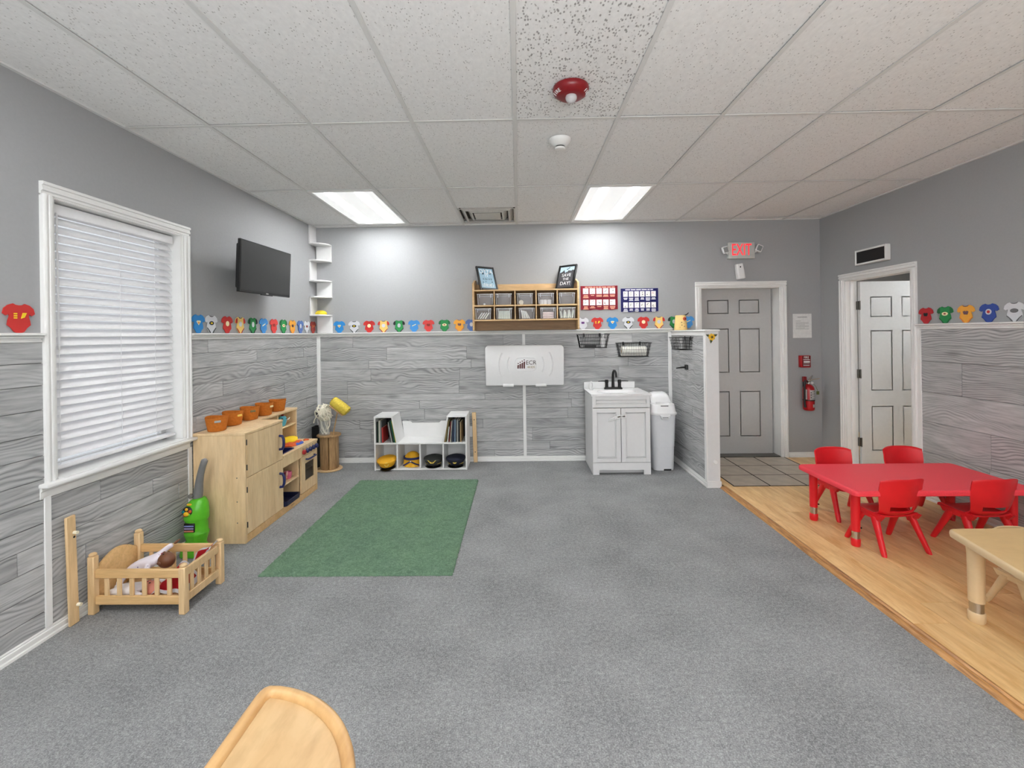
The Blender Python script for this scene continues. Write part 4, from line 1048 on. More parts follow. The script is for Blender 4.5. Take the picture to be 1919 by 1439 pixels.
def suit(style):
    body, sleeve, neck, leg, emb, ecol, e2 = style
    t = thing('bodysuit_cutout', 'tmp', 'wall decoration', (0, 0, 0))
    def sc(pts): return [(x, z * SH) for x, z in pts]
    build(MB().prism(sc(mirror(HALF)), -.0055, -.0005, 'xz'), 'body', SM[body], t, local=True)
    if sleeve:
        for s in (-1, 1):
            build(MB().prism(sc([(s * .041, .60), (s * .043, .64), (s * .055, .585), (s * .069, .66), (s * .063, .83), (s * .046, .945), (s * .040, .88)]), -.0068, -.0055, 'xz'), 'sleeve', SM[sleeve], t, local=True)
    if neck: build(MB().prism(sc([(.027, 1.0), (.015, .955), (0, .94), (-.015, .955), (-.027, 1.0), (-.016, .92), (0, .90), (.016, .92)]), -.0068, -.0055, 'xz'), 'neckband', SM[neck], t, local=True)
    if leg:
        for s in (-1, 1): build(MB().prism(sc([(s * .021, .03), (s * .034, .17), (s * .050, .27), (s * .049, .33), (s * .030, .21), (s * .012, .06), (s * .010, 0)]), -.0068, -.0055, 'xz'), 'leg_trim', SM[leg], t, local=True)
    y0, y1 = -.0072, -.0055
    cz = .56 * SH
    if emb == 'circle': p = circle2(.021, 22, 0, cz)
    elif emb == 'oval': p = circle2(.018, 22, 0, cz, .024)
    elif emb == 'wide': p = circle2(.026, 22, 0, cz, .015)
    elif emb == 'diamond': p = [(-.022, cz + .008), (-.014, cz + .016), (.014, cz + .016), (.022, cz + .008), (0, cz - .018)]
    elif emb == 'band': p = [(-.024, cz - .014), (.022, cz + .006), (.024, cz + .015), (-.022, cz - .004)]
    elif emb == 'square': p = [(-.016, cz - .012), (.016, cz - .012), (.018, cz + .012), (-.018, cz + .012)]
    elif emb == 'blot': p = [(-.022, cz + .010), (-.008, cz + .016), (0, cz + .010), (.010, cz + .016), (.022, cz + .008), (.014, cz - .014), (-.014, cz - .012)]
    elif emb == 'two': p = None
    if p: build(MB().prism(p, y0, y1, 'xz'), 'emblem', SM[ecol], t, local=True)
    if emb == 'two':
        build(MB().box(-.024, y0, cz - .010, -.010, y1, cz - .004).box(-.024, y0, cz, -.010, y1, cz + .006).box(-.024, y0, cz + .010, -.010, y1, cz + .016), 'emblem', SM[ecol], t, local=True)
        build(MB().prism([(.006, cz - .010), (.014, cz + .018), (.032, cz + .018), (.022, cz - .004)], y0, y1, 'xz'), 'emblem', SM[ecol], t, local=True)
    if e2:
        q = circle2(.011, 18, 0, cz, .011 if emb != 'wide' else .006) if emb != 'diamond' else [(-.012, cz + .004), (.012, cz + .004), (0, cz - .010)]
        build(MB().prism(q, y0 - .001, y0, 'xz'), 'emblem_center', SM[e2], t, local=True)
    return t
ST = {
 'blue':   (('blue', None, None, None, 'diamond', 'cream', 'amber'), 'blue cardboard bodysuit with cream and orange diamond'),
 'white':  (('white', None, 'black', 'black', 'wide', 'black', 'gold'), 'white cardboard bodysuit with black and yellow oval'),
 'red':    (('red', None, None, None, 'circle', 'cream', None), 'red cardboard bodysuit with plain cream disc'),
 'yellow': (('yellow', 'red', 'black', 'darkred', 'circle', 'white', None), 'pale yellow cardboard bodysuit with red sleeves'),
 'green':  (('green', 'black', 'forest', 'black', 'oval', 'white', None), 'green cardboard bodysuit with black sleeves and white oval'),
 'light':  (('lightblue', None, None, None, 'band', 'cream', None), 'light blue cardboard bodysuit with slanted cream band'),
 'coral':  (('coral', None, None, None, 'blot', 'brick', None), 'coral red cardboard bodysuit with dark red mark'),
 'green2': (('green', 'forest', 'forest', 'forest', 'wide', 'cream', 'brick'), 'green cardboard bodysuit with cream label'),
 'orange': (('orange', None, 'brown', 'amber', 'blot', 'brown', None), 'orange cardboard bodysuit with brown mark'),
 'slate':  (('slate', None, None, None, 'oval', 'white', None), 'slate blue cardboard bodysuit with white oval'),
 'grey2':  (('white', 'white', 'gray', 'gray', 'square', 'brick', None), 'white cardboard bodysuit with dark red square'),
 'brick':  (('brick', None, None, None, 'two', 'amber', None), 'brick red cardboard bodysuit'),
 'two':    (('red', None, None, None, 'two', 'gold', None), 'red cardboard bodysuit with yellow marks'),
 'purple': (('white', None, 'gray', None, 'square', 'purple', None), 'white cardboard bodysuit with purple square'),
 'navy':   (('navy', None, None, 'navy', 'circle', 'white', 'red'), 'dark blue cardboard bodysuit with white and red disc'),
 'greyov': (('white', None, 'gray', 'gray', 'wide', 'gray', None), 'pale grey cardboard bodysuit with dark grey oval'),
 'dred':   (('darkred', None, None, None, 'blot', 'black', None), 'dark red cardboard bodysuit with black mark'),
}
PROTO = {}
def place_suit(k, loc, rz, where):
    lab = ST[k][1] + ' ' + where
    if k not in PROTO:
        o = suit(ST[k][0]); o.location = loc; o.rotation_euler = (0, 0, rz); o['label'] = lab; o['group'] = 'cardboard bodysuits along the chair rails'; PROTO[k] = o
    else: dup(PROTO[k], loc, rz, lab)
ZR = 1.5085
for k, y, wh in (('two', 2.085, 'on the left wall, left of the window'), ('blue', 3.30, 'right beside the window'), ('white', 3.44, 'near the window'), ('red', 3.60, 'below the television'), ('yellow', 3.77, 'below the television'), ('green', 3.95, 'below the television'), ('light', 4.12, 'below the television'), ('coral', 4.295, 'on the left wall'), ('green2', 4.47, 'on the left wall'), ('orange', 4.65, 'on the left wall'), ('slate', 4.82, 'on the left wall'), ('grey2', 4.965, 'on the left wall'), ('brick', 5.12, 'under the corner shelf')):
    place_suit(k, (XL + .004, y - (.028 if y > 3.2 and y < 3.5 else 0), ZR), PI / 2, wh)
for k, x_, wh in (('blue', -2.083, 'beside the corner shelf'), ('white', -1.909, 'between corner shelf and organizer'), ('red', -1.734, 'between corner shelf and organizer'), ('yellow', -1.566, 'between corner shelf and organizer'), ('green', -1.385, 'between corner shelf and organizer'), ('light', -1.211, 'between corner shelf and organizer'), ('coral', -1.043, 'between corner shelf and organizer'), ('green2', -.857, 'left of the organizer'), ('orange', -.683, 'left of the organizer'), ('slate', -.545, 'half hidden by the organizer side'),
              ('purple', .744, 'touching the organizer right side'), ('two', .91, 'under the red poster'), ('blue', 1.085, 'under the posters'), ('white', 1.266, 'under the blue poster'), ('red', 1.441, 'under the blue poster'), ('yellow', 1.618, 'right of the posters'), ('green', 1.79, 'half hidden by the spotted figure'), ('light', 1.955, 'beside the exit door frame')):
    place_suit(k, (x_, YB - .002, ZR + .002), 0, wh)
for k, y, wh in (('dred', 3.881, 'beside the doorway'), ('green2', 3.708, 'on the doorway wall'), ('orange', 3.538, 'on the doorway wall'), ('navy', 3.368, 'on the doorway wall'), ('greyov', 3.196, 'on the doorway wall')):
    place_suit(k, (XR - .002, y, ZR), -PI / 2, wh)

# ================================================================ bin organizer on the end wall
OX0, OX1, OYf, OYb = -.500, .666, 4.915, YB - .002
t = thing('bin_organizer', 'wall hung wooden organizer with ten cubbies above the changing station', 'wall organizer', ((OX0 + OX1) / 2, 5.06, 1.515))
for x0 in (OX0, OX1 - .020):
    pr = [(OYf, 1.512), (OYb, 1.512), (OYb, 2.09), (OYb - .10, 2.085), (OYf + .02, 2.035), (OYf, 2.02)]
    build(MB().prism(pr, x0, x0 + .020, 'yz', bev=.003), 'side_panel', M_organ, t)
for z in (1.614, 1.773, 1.941):
    build(MB().box(OX0 + .020, OYf + .002, z, OX1 - .020, OYb - .012, z + .016, .002), 'shelf_board', M_organ, t)
build(MB().box(OX0 + .020, OYb - .012, 1.53, OX1 - .020, OYb, 2.045, .002), 'back_panel', M_organ, t)
build(MB().box(OX0 + .020, OYb - .015, 1.53, OX1 - .020, OYb - .012, 1.941), 'shade_back', M_organ_shade, t)  # darker sheet, cubby shade painted into its colour
build(MB().box(OX0 + .020, OYf + .13, 1.512, OX1 - .020, OYf + .145, 1.614, .002), 'lower_rail', M_organ_shade, t)  # shade under the lowest board painted into the rail colour
for x in (-.260, -.033, .197, .427):
    build(MB().box(x - .006, OYf + .004, 1.630, x + .006, OYb - .015, 1.773), 'divider', M_organ_shade, t)
    build(MB().box(x - .006, OYf + .004, 1.789, x + .006, OYb - .015, 1.941), 'divider', M_organ_shade, t)
    for za, zb in ((1.630, 1.773), (1.789, 1.941)): build(MB().box(x - .006, OYf + .001, za, x + .006, OYf + .004, zb), 'edge_band', M_organ, t)  # divider fronts in the unshaded maple
def storage_bin(loc, label):
    t = thing('storage_bin', label, 'bin', loc, 0, 'clear bins in the organizer')
    w, d, h = .178, .235, .122
    s0 = rrect(0, d / 2, w - .026, d - .026, .012, 0); s1 = rrect(0, d / 2, w - .008, d - .008, .012, h - .004)
    s2 = rrect(0, d / 2, w - .012, d - .012, .012, h - .004); s3 = rrect(0, d / 2, w - .030, d - .030, .012, .003)
    build(MB().loft([s0, s1, s2, s3]), 'body', M_bin, t, local=True)
    q = MB(); o = rrect(0, d / 2, w + .006, d + .006, .014, h - .006); o2 = rrect(0, d / 2, w + .006, d + .006, .014, h); i2 = rrect(0, d / 2, w - .014, d - .014, .012, h); i0 = rrect(0, d / 2, w - .014, d - .014, .012, h - .006)
    A, B_, C_, D_ = q.ring(o), q.ring(o2), q.ring(i2), q.ring(i0)
    q.bridge(A, B_); q.bridge(B_, C_); q.bridge(C_, D_); q.bridge(D_, A)
    build(q, 'rim', M_binrim, t, local=True)
    for s in (-1, 1):
        build(MB().prism([(s * .076, .03 if False else .006), (s * .080, .006), (s * .085, h - .006), (s * .081, h - .006)], .004, .010, 'xz'), 'corner_rib', M_binrim, t, local=True)
        build(MB().prism([(s * .060, h - .042), (s * .064, h - .042), (s * .065, h - .006), (s * .058, h - .006)], .006, .010, 'xz'), 'clip', M_binrim, t, local=True)
    return t
BX = [[-.360, -.160, .074, .305, .535], [-.384, -.155, .093, .3275, .536]]
BL = [['upper row, leftmost clear bin, nearly empty', 'upper row, second clear bin from left, empty', 'upper row, middle clear bin holding a cream roll', 'upper row, fourth clear bin holding white rolls', 'upper row, rightmost clear bin, nearly empty'], ['lower row, leftmost clear bin with four slanted white diapers', 'lower row, second clear bin packed with upright diapers', 'lower row, middle clear bin with white diapers leaning left', 'lower row, fourth clear bin with stacked pinkish diapers', 'lower row, rightmost clear bin packed with crumpled diapers']]
proto = None
for r, zz in ((0, 1.7895), (1, 1.6305)):
    for c in range(5):
        loc = (BX[r][c], OYf + .012, zz)
        if proto is None: proto = storage_bin(loc, BL[0][0])
        else: dup(proto, loc, 0, BL[r][c])
# contents
ORD = ['leftmost', 'second from left', 'third from left', 'fourth from left', 'fifth from left', 'sixth from left', 'rightmost']
def diaper(loc, tilt, mat, label, group, w=.016, h=.10, d=.12, roll=0):
    b = MB().box(-w / 2, -d / 2, 0, w / 2, d / 2, h, min(.006, w / 2.2), 2, M=Matrix.Translation(loc) @ Matrix.Rotation(tilt, 4, 'Y'))
    o = single(b, 'folded_diaper', mat, label, 'diaper', group)
M_dia = solid('white padded cloth', (240, 240, 234), .9, var=.04, nscale=50, bump=.3)
M_dia2 = solid('printed padded cloth', (226, 234, 222), .9, var=.10, nscale=60, bump=.3)
M_dia3 = solid('pinkish padded cloth', (238, 218, 214), .9, var=.06, nscale=30, bump=.3)
yc = OYf + .085
for i in range(4): diaper((-.444 + .026 * i, yc, 1.640), R(36), M_dia, 'white diaper slanting in the lower left clear bin, %s of four' % ORD[i], 'diapers in the lower left bin', .012, .085)
for i in range(7): diaper((-.213 + .0195 * i, yc, 1.637), R(3 - i), M_dia2, 'pale printed diaper upright in the second lower clear bin, %s of seven' % ORD[i], 'diapers in the second lower bin', .017, .09)
for i in range(4): diaper((.051 + .024 * i, yc, 1.637), R(-8 - 7 * i), M_dia, 'white diaper leaning in the middle lower clear bin, %s of four' % ORD[i], 'diapers in the middle lower bin', .015, .092)
for i in range(4):
    b = MB().box(.329 - .062, yc - .06, 1.6345 + .0175 * i, .329 + .062, yc + .06, 1.6345 + .0175 * i + .0165, .008, 2)
    single(b, 'folded_diaper', M_dia3, 'pinkish diaper lying flat in the fourth lower bin, %s of the stack' % ('lowest', 'second from below', 'third from below', 'topmost')[i], 'diaper', 'diapers in the fourth lower bin')
for i in range(6): diaper((.478 + .0225 * i, yc, 1.637), R((-10, 5, -6, 8, -4, 10)[i]), M_dia2, 'pale diaper crammed in the rightmost lower clear bin, %s of six' % (ORD[i] if i < 5 else 'rightmost'), 'diapers in the rightmost lower bin', .018, (.075, .088, .07, .09, .074, .085)[i])
single(MB().tube([(.035, OYf + .05, 1.818), (.035, OYf + .13, 1.818)], .025, 22), 'paper_roll', M_cream, 'cream round roll lying in the middle upper clear bin', 'roll')
for i, x in enumerate((.275, .305, .338)):
    single(MB().lathe([(.007, 0), (.021, 0), (.022, .004), (.022, .046), (.020, .05), (.007, .05), (.007, 0)], (x - .004 + .012 * (i - 1), OYf + .07, 1.793), 20), 'white_roll', M_white, 'small white roll standing in the fourth upper clear bin, %s of three' % ('left', 'middle', 'right')[i], 'roll', 'white rolls in the fourth upper bin')
single(MB().ell((-.372, OYf + .06, 1.803), (.013, .013, .010), 14, 10), 'cotton_ball', M_white, 'small white ball in the leftmost upper clear bin', 'cotton ball')

# ---- framed prints on top of the organizer
def frame(loc, rz, lean, w, h, label):
    t = thing('framed_print', label, 'picture frame', loc)
    M0 = Matrix.Translation((loc[0], loc[1], loc[2] + .0035)) @ Matrix.Rotation(rz, 4, 'Z') @ Matrix.Rotation(-lean, 4, 'X') @ Matrix.Scale(1.18, 4)
    f = .020
    b = MB()
    for bx in ((-w / 2, -.009, 0, -w / 2 + f, .009, h), (w / 2 - f, -.009, 0, w / 2, .009, h), (-w / 2 + f, -.009, 0, w / 2 - f, .009, f), (-w / 2 + f, -.009, h - f, w / 2 - f, .009, h)): b.box(*bx, .003, M=M0)
    build(b, 'frame', M_black, t)
    build(MB().box(-w / 2 + .004, .004, .004, w / 2 - .004, .008, h - .004, M=M0), 'backing', M_black, t)
    return t, M0, w, h, f
Mq = lambda M0, x, z, y=-.0045: M0 @ Matrix.Translation((x, y, z)) @ Matrix.Rotation(PI / 2, 4, 'X')
t, M0, w, h, f = frame((-.318, OYf + .105, 1.9575), R(36), R(20), .200, .245, 'black framed pale blue print with dark stars on top of the organizer')
pr = build(MB().box(-w / 2 + f, -.003, f, w / 2 - f, .004, h - f, M=M0), 'print', solid('pale blue print', (160, 194, 214), .6, var=.06, nscale=18, bump=0), t)
M_inkd = solid('dark blue ink', (38, 62, 84), .6, bump=0); M_inkw = solid('white ink', (248, 248, 248), .6, bump=0); M_inkg = solid('blue grey ink', (96, 128, 146), .6, bump=0)
def star(cx, cz, r, r2=.42): return [(cx + (r if k % 2 == 0 else r * r2) * math.sin(PI * k / 5), cz + (r if k % 2 == 0 else r * r2) * math.cos(PI * k / 5)) for k in range(10)]
b = MB()
for (cx, cz, r) in ((-.006, .212, .011), (-.036, .172, .019), (.042, .176, .019), (-.058, .200, .007), (.055, .204, .007), (-.05, .08, .008), (.05, .085, .009), (-.02, .088, .007)): b.prism(star(cx, cz, r), -.0036, -.003, 'xz', M=M0)
build(b, 'star_pattern', M_inkd, pr)
build(MB().text('OTTA', .056, Mq(M0, 0, .190, -.0042), .0005).text('IT', .05, Mq(M0, .002, .154, -.0042), .0005), 'lettering', M_inkw, pr)
q = MB(); rs_ = random.Random(9)
for k in range(9):
    xx = -.060 + .014 * k; q.tube([M0 @ Vector((xx, -.0036, .030 + rs_.uniform(0, .006))), M0 @ Vector((xx + rs_.uniform(-.006, .008), -.0036, .052)), M0 @ Vector((xx + rs_.uniform(-.004, .006), -.0036, .070 - rs_.uniform(0, .010)))], .0035, 6)
build(q, 'brush_strokes', M_inkw, pr)
build(MB().text('K N I V E', .026, Mq(M0, .002, .112, -.0042), .0005), 'lettering', M_inkd, pr)
t, M0, w, h, f = frame((.514, OYf + .105, 1.9575), R(-37), R(20), .195, .250, 'black framed dark print reading SAVE THE DAY on top of the organizer')
pr = build(MB().box(-w / 2 + f, -.003, f, w / 2 - f, .004, h - f, M=M0), 'print', solid('charcoal print', (74, 72, 76), .6, var=.04, bump=0), t)
sky = [(-w / 2 + f, h - f), (w / 2 - f, h - f), (w / 2 - f, .192), (.055, .194), (.045, .186), (.03, .19), (.012, .192), (.002, .176), (-.010, .178), (-.016, .165), (-.026, .182), (-.034, .202), (-.044, .188), (-.060, .178), (-w / 2 + f, .172)]
build(MB().prism(sky, -.0036, -.003, 'xz', M=M0), 'sky_print', solid('pale sky print', (196, 220, 236), .6, bump=0), pr)
build(MB().prism([(-.008, .200), (.004, .200), (.03, .218), (.026, .224), (.006, .210), (-.006, .207)], -.0042, -.0036, 'xz', M=M0), 'figure_print', M_inkd, pr)
build(MB().text('SAVE', .046, Mq(M0, .0, .142, -.0042), .0006).text('THE', .036, Mq(M0, -.002, .102, -.0042), .0006).text('DAY!', .050, Mq(M0, .0, .057, -.0042), .0006), 'lettering', M_inkw, pr)

# ---- two picture posters
def poster(x0, z0, x1, z1, col, cols, cellc, textc, label, seed, title):
    r_ = random.Random(seed)
    t = thing('instruction_poster', label, 'poster', ((x0 + x1) / 2, YB - .002, z0))
    n = 16
    b = MB()
    F, G = [], []
    for i in range(n + 1):
        x = x0 + (x1 - x0) * i / n; y = YB - .006 - .004 * abs(math.sin(2.1 * i)); dz = .004 * math.sin(1.3 * i)
        F.append([(x, y, z0 + dz), (x, y, z1 + .3 * dz)]); 
    lo, hi = b.ring([p[0] for p in F]), b.ring([p[1] for p in F]); b.bridge(lo, hi, closed=False)
    bmesh.ops.solidify(b.bm, geom=b.bm.faces[:], thickness=.002)
    build(b, 'sheet', solid('poster ' + title, col, .5, var=.05, nscale=8, bump=0), t)
    W_, H_ = x1 - x0, z1 - z0
    cw_ = W_ * .90 / cols
    cell = solid('picture cell ' + title, (240, 236, 236), .6, var=.05, nscale=40, bump=0)
    tm = solid('poster text ' + title, textc, .6, bump=0)
    y = YB - .0125
    for r in range(2):
        for c in range(cols):
            xx = x0 + W_ * .05 + cw_ * (c + .08); ww = cw_ * .82
            zt = z1 - H_ * (.10 if r == 0 else .575) - (.02 * H_ if cols == 6 else 0); hh = H_ * .235
            p = build(MB().box(xx, y, zt - hh, xx + ww, y + .001, zt), 'picture_cell', cell, t)
            q = MB()
            for k in range(3):
                a, bb = xx + ww * r_.uniform(.15, .5), zt - hh * r_.uniform(.3, .8)
                q.tube([(a, y - .0003, bb), (a + ww * r_.uniform(-.1, .35), y - .0003, bb + hh * r_.uniform(-.2, .3))], .0022, 6)
            build(q, 'picture_lines', cellc[r_.randrange(len(cellc))], p)
            q = MB()
            for k in range(r_.randint(1, 3)):
                zz = zt - hh - .012 - .013 * k; L = ww * r_.uniform(.6, 1)
                q.box(xx + (ww - L) / 2, y, zz - .0085, xx + (ww + L) / 2, y + .001, zz)
            build(q, 'caption', tm, t)
    q = MB()
    xx = x0 + W_ * .12
    while xx < x1 - W_ * .15: L = r_.uniform(.02, .06); q.box(xx, y, z1 - H_ * .075, xx + L, y + .001, z1 - H_ * .035); xx += L + .008
    build(q, 'title_line', tm, t)
poster(.722, 1.735, 1.148, 2.010, (178, 36, 62), 5, [M_ink, M_firered, M_pink, M_grayp], (250, 176, 150), 'red picture instruction poster with ten white cells beside the organizer', 2, 'red')
poster(1.184, 1.706, 1.612, 1.974, (40, 42, 130), 6, [M_ink, M_pink, M_black, M_grayp], (226, 226, 240), 'dark blue picture instruction poster with twelve white cells', 3, 'blue')

# ---- changing station
CXa, CXb, CZa, CZb, CYf = -.383, .510, .885, 1.342, 5.095
t = thing('changing_station', 'white folded wall changing station with ECR emblem under the organizer', 'changing station', ((CXa + CXb) / 2, 5.15, .88))
build(MB().box(CXa + .02, 5.15, CZa - .005, CXb - .02, YB - .002, CZb - .03, .012, 2), 'wall_body', M_steelw, t)
b = MB()
poly = [(CXa + .004, CZa), (CXb - .004, CZa), (CXb, CZb - .03), (CXb - .028, CZb), (CXa + .028, CZb), (CXa, CZb - .03)]
b.prism(poly, CYf, 5.15, 'xz', bev=.012)
build(b, 'door_shell', M_steelw, t)
cx, cz = (CXa + CXb) / 2 + .015, (CZa + CZb) / 2 + .01
b = MB(); 
def rframe(b, cx, cz, w, h, r, y, tw=.004):
    pts = [(p[0], p[1]) for p in rrect(cx, cz, w, h, r, 0, 6)]
    b.tube([(x, y, z) for x, z in pts], tw, 6, closed=True)
rframe(b, cx, cz, .235, .15, .045, CYf)
build(b, 'emblem_border', M_steelw, t)
for s in (-1, 1):
    for (xo, zh, bow) in ((.285, .135, .035), (.195, .085, .022)):
        pts = [(cx + s * (xo + bow * (1 - (k / 6) ** 2) - bow * .5), CYf, cz + zh * k / 6) for k in range(-6, 7)]
        build(MB().tube(pts, .0075, 8), 'raised_arc', M_steelw, t)
for xx in (CXa + .26, CXa + .63):
    build(MB().box(xx - .062, CYf - .004, CZa - .012, xx + .062, CYf + .05, CZa + .022, .006, 2), 'bottom_latch', M_steelw, t)
M_marn = solid('dark maroon ink', (84, 20, 16), .6, bump=0)
ey = CYf - .0012
b = MB()
for k, hh in enumerate((.042, .056, .068, .082)):
    xx = cx - .088 + .023 * k
    b.prism([(xx - .009, cz - .045), (xx + .007, cz - .047), (xx + .010, cz - .045 + hh * .9), (xx + .002, cz - .045 + hh), (xx - .008, cz - .045 + hh * .8)], ey, ey + .002, 'xz')
    b.prism(circle2(.0068, 14, xx + .001, cz - .045 + hh + .014), ey, ey + .002, 'xz')
build(b, 'emblem_figures', M_marn, t)
build(MB().text('ECR', .066, Matrix.Translation((cx + .058, ey, cz + .018)) @ Matrix.Rotation(PI / 2, 4, 'X'), .0008), 'emblem_letters', solid('dark brown ink', (58, 38, 32), .6, bump=0), t)
build(MB().text('4KIDS', .033, Matrix.Translation((cx + .058, ey, cz - .032)) @ Matrix.Rotation(PI / 2, 4, 'X'), .0008), 'emblem_letters', solid('olive ink', (150, 124, 66), .6, bump=0), t)

# ---- wall outlet behind the slat
t = thing('outlet_plate', 'white electrical cover plate behind the wooden slat by the bookcase', 'outlet', (-.565, YB - .012, .29))
build(MB().box(-.605, YB - .020, .288, -.548, YB - .0085, .412, .003), 'plate', M_steelw, t)
build(MB().box(-.590, YB - .0235, .30, -.560, YB - .020, .335, .002).box(-.590, YB - .0235, .362, -.560, YB - .020, .398, .002), 'socket', M_steelw, t)

# ---- white bookcase bench
BX0, BX1, BYf, BYb, BT, BS = -1.590, -.578, 4.888, 5.196, .590, .300
t = thing('bookcase_bench', 'low white bookcase with two slanted towers and a seat between them', 'bookcase', ((BX0 + BX1) / 2, 5.04, 0))
tk = .016
def B_(nm, *bx): return build(MB().box(*bx, .0015), nm, M_white, t)
B_('side_panel', BX0, BYf, 0, BX0 + tk, BYb, BT - tk); B_('side_panel', BX1 - tk, BYf, 0, BX1, BYb, BT - tk)
B_('bottom_board', BX0 + tk, BYf, .004, BX1 - tk, BYb, .02)
B_('seat_board', BX0 + tk, BYf, BS - tk, BX1 - tk, BYb, BS)
for x in (-1.340, -1.090, -.838): B_('divider', x - tk / 2, BYf + .002, .02, x + tk / 2, BYb - .006, BS - tk)
B_('back_panel', BX0 + tk, BYb - .006, .02, BX1 - tk, BYb, BS - tk)
for (xb, xt, s) in ((-1.340, -1.392, 1), (-.838, -.785, -1)):
    build(MB().prism([(xb - tk / 2, BS), (xb + tk / 2, BS), (xt + tk / 2, BT - tk), (xt - tk / 2, BT - tk)], BYf + .001, BYb, 'xz'), 'slanted_panel', M_white, t)
B_('top_board', BX0 - .001, BYf - .001, BT - tk, -1.383, BYb, BT); B_('top_board', -.794, BYf - .001, BT - tk, BX1 + .001, BYb, BT)
for (xa, xb_) in ((BX0 + tk, -1.40), (-.775, BX1 - tk)):
    build(MB().box(xa, BYb - .006, BS, xb_, BYb, BT - tk), 'tower_back', M_black, t)
pl = [(-1.335, BS), (-.843, BS), (-.826, .482), (-.905, .482), (-.93, .462), (-1.24, .462), (-1.265, .482), (-1.352, .482)]
build(MB().prism(pl, BYb - .014, BYb, 'xz'), 'seat_back', M_white, t)
# books
BC = [('dark green', (26, 66, 44)), ('cream', (206, 202, 190)), ('grey', (110, 112, 112)), ('red', (176, 50, 46)), ('white', (228, 228, 222)), ('teal green', (16, 88, 60)), ('yellow', (206, 190, 70)), ('dark blue', (34, 48, 78)), ('slate blue', (106, 126, 148)), ('maroon', (116, 42, 38)), ('olive', (140, 130, 76)), ('black', (34, 34, 36)), ('tan', (166, 138, 96))]
BMAT = {n: solid('book cover ' + n, c, .5, var=.05, nscale=20, bump=0) for n, c in BC}
def book(x, lean, th, h, col, label, zb=BS + .001, d=.19, y0=BYf + .02):
    t = thing('picture_book', label, 'book', (x, y0 + d / 2, zb))
    M0 = Matrix.Translation((x, y0, zb)) @ Matrix.Rotation(lean, 4, 'Y')
    b = MB().box(0, 0, 0, .0016, d, h, M=M0).box(th - .0016, 0, 0, th, d, h, M=M0).box(0, 0, 0, th, .0016, h, M=M0)
    build(b, 'cover', BMAT[col], t)
    build(MB().box(.0018, .003, .003, th - .0018, d - .004, h - .004, M=M0), 'pages', M_cream, t)
x = BX0 + tk + .004
for th, h, c, ln, lab in ((.010, .225, 'black', .5, 'thin black book standing at the far left of the left tower'), (.010, .215, 'dark green', .5, 'thin dark green book beside the black one in the left tower'), (.020, .240, 'cream', 0, 'thick cream book standing in the left tower'), (.012, .235, 'grey', 0, 'grey book right of the cream one in the left tower'), (.017, .165, 'red', -1, 'short red book in the left tower')):
    book(x, R(ln), th, h, c, lab, d=.19); x += th + .002
x = -1.4135
for th, h, c, ln, lab in ((.009, .20, 'grey', -10.3, 'thin grey book leaning left in the left tower'), (.008, .225, 'white', -10.3, 'thin white book leaning left in the left tower'), (.013, .235, 'black', -10.3, 'black book leaning against the slanted side of the left tower'), (.016, .240, 'teal green', -10.3, 'dark teal green book leaning in the left tower'), (.009, .235, 'yellow', -10.3, 'yellow book leaning closest to the slanted side in the left tower')):
    book(x, R(ln), th, h, c, lab); x += th / math.cos(R(ln)) + .001
x = -.8285
prev = None
for th, h, c, ln, lab in ((.009, .235, 'tan', 10.4, 'tan book leaning against the slanted side of the right tower'), (.009, .245, 'olive', 10.4, 'thin olive book leaning right in the right tower'), (.012, .165, 'white', 7, 'short white book in the right tower'), (.012, .225, 'maroon', 6, 'maroon book in the right tower'), (.010, .232, 'cream', 5, 'cream book right of the maroon one in the right tower'), (.015, .238, 'dark blue', 2.2, 'dark blue book in the right tower'), (.020, .245, 'slate blue', 1.2, 'slate blue book in the middle of the right tower'), (.012, .240, 'grey', .8, 'grey book in the right tower'), (.008, .245, 'white', .5, 'thin white book standing near the right end'), (.018, .235, 'black', .5, 'thick black book near the right end of the right tower'), (.014, .215, 'tan', 0, 'tan book at the far right of the right tower')):
    if prev: x += prev[0] / math.cos(R(prev[2])) + max(0, min(h, prev[1]) * (math.tan(R(prev[2])) - math.tan(R(ln)))) + .0012
    book(x, R(ln), th, h, c, lab); prev = (th, h, ln)
# hats
def peaked_cap(cx, cy, z, rad, crown, band, peak, label, rz=0, tilt=0, pitch=0):
    t = thing('dress_up_hat', label, 'hat', (cx, cy, z))
    M0 = Matrix.Translation((cx, cy, z)) @ Matrix.Rotation(rz, 4, 'Z') @ Matrix.Rotation(tilt, 4, 'Y') @ Matrix.Rotation(pitch, 4, 'X')
    b = MB().lathe([(rad * .80, .030), (rad * .86, .045), (rad * 1.06, .085), (rad * 1.04, .094), (rad * .75, .106), (rad * .3, .112), (.0001, .112)], n=36, M=M0 @ Matrix.Rotation(R(6), 4, 'X'))
    build(b, 'crown', crown, t)
    build(MB().lathe([(rad * .80, .004), (rad * .815, .006), (rad * .815, .036), (rad * .80, .038)], n=36, M=M0), 'band', band, t)
    a = [R(205 + 130 * k / 14) for k in range(15)]
    inn = [(rad * .80 * math.cos(q), rad * .80 * math.sin(q), .010) for q in a]; out = [(rad * .98 * math.cos(q), rad * .80 * math.sin(q) - rad * .42 * math.sin(PI * k / 14), -.004 + .010) for k, q in enumerate(a)]
    bb = MB(); I = bb.ring([M0 @ Vector(p) for p in inn]); O = bb.ring([M0 @ Vector((p[0], p[1], max(.0025, p[2] - .012 * math.sin(PI * k / 14)))) for k, p in enumerate(out)]); bb.bridge(I, O, closed=False)
    bmesh.ops.solidify(bb.bm, geom=bb.bm.faces[:], thickness=.003); build(bb, 'peak', peak, t)
    return t, M0
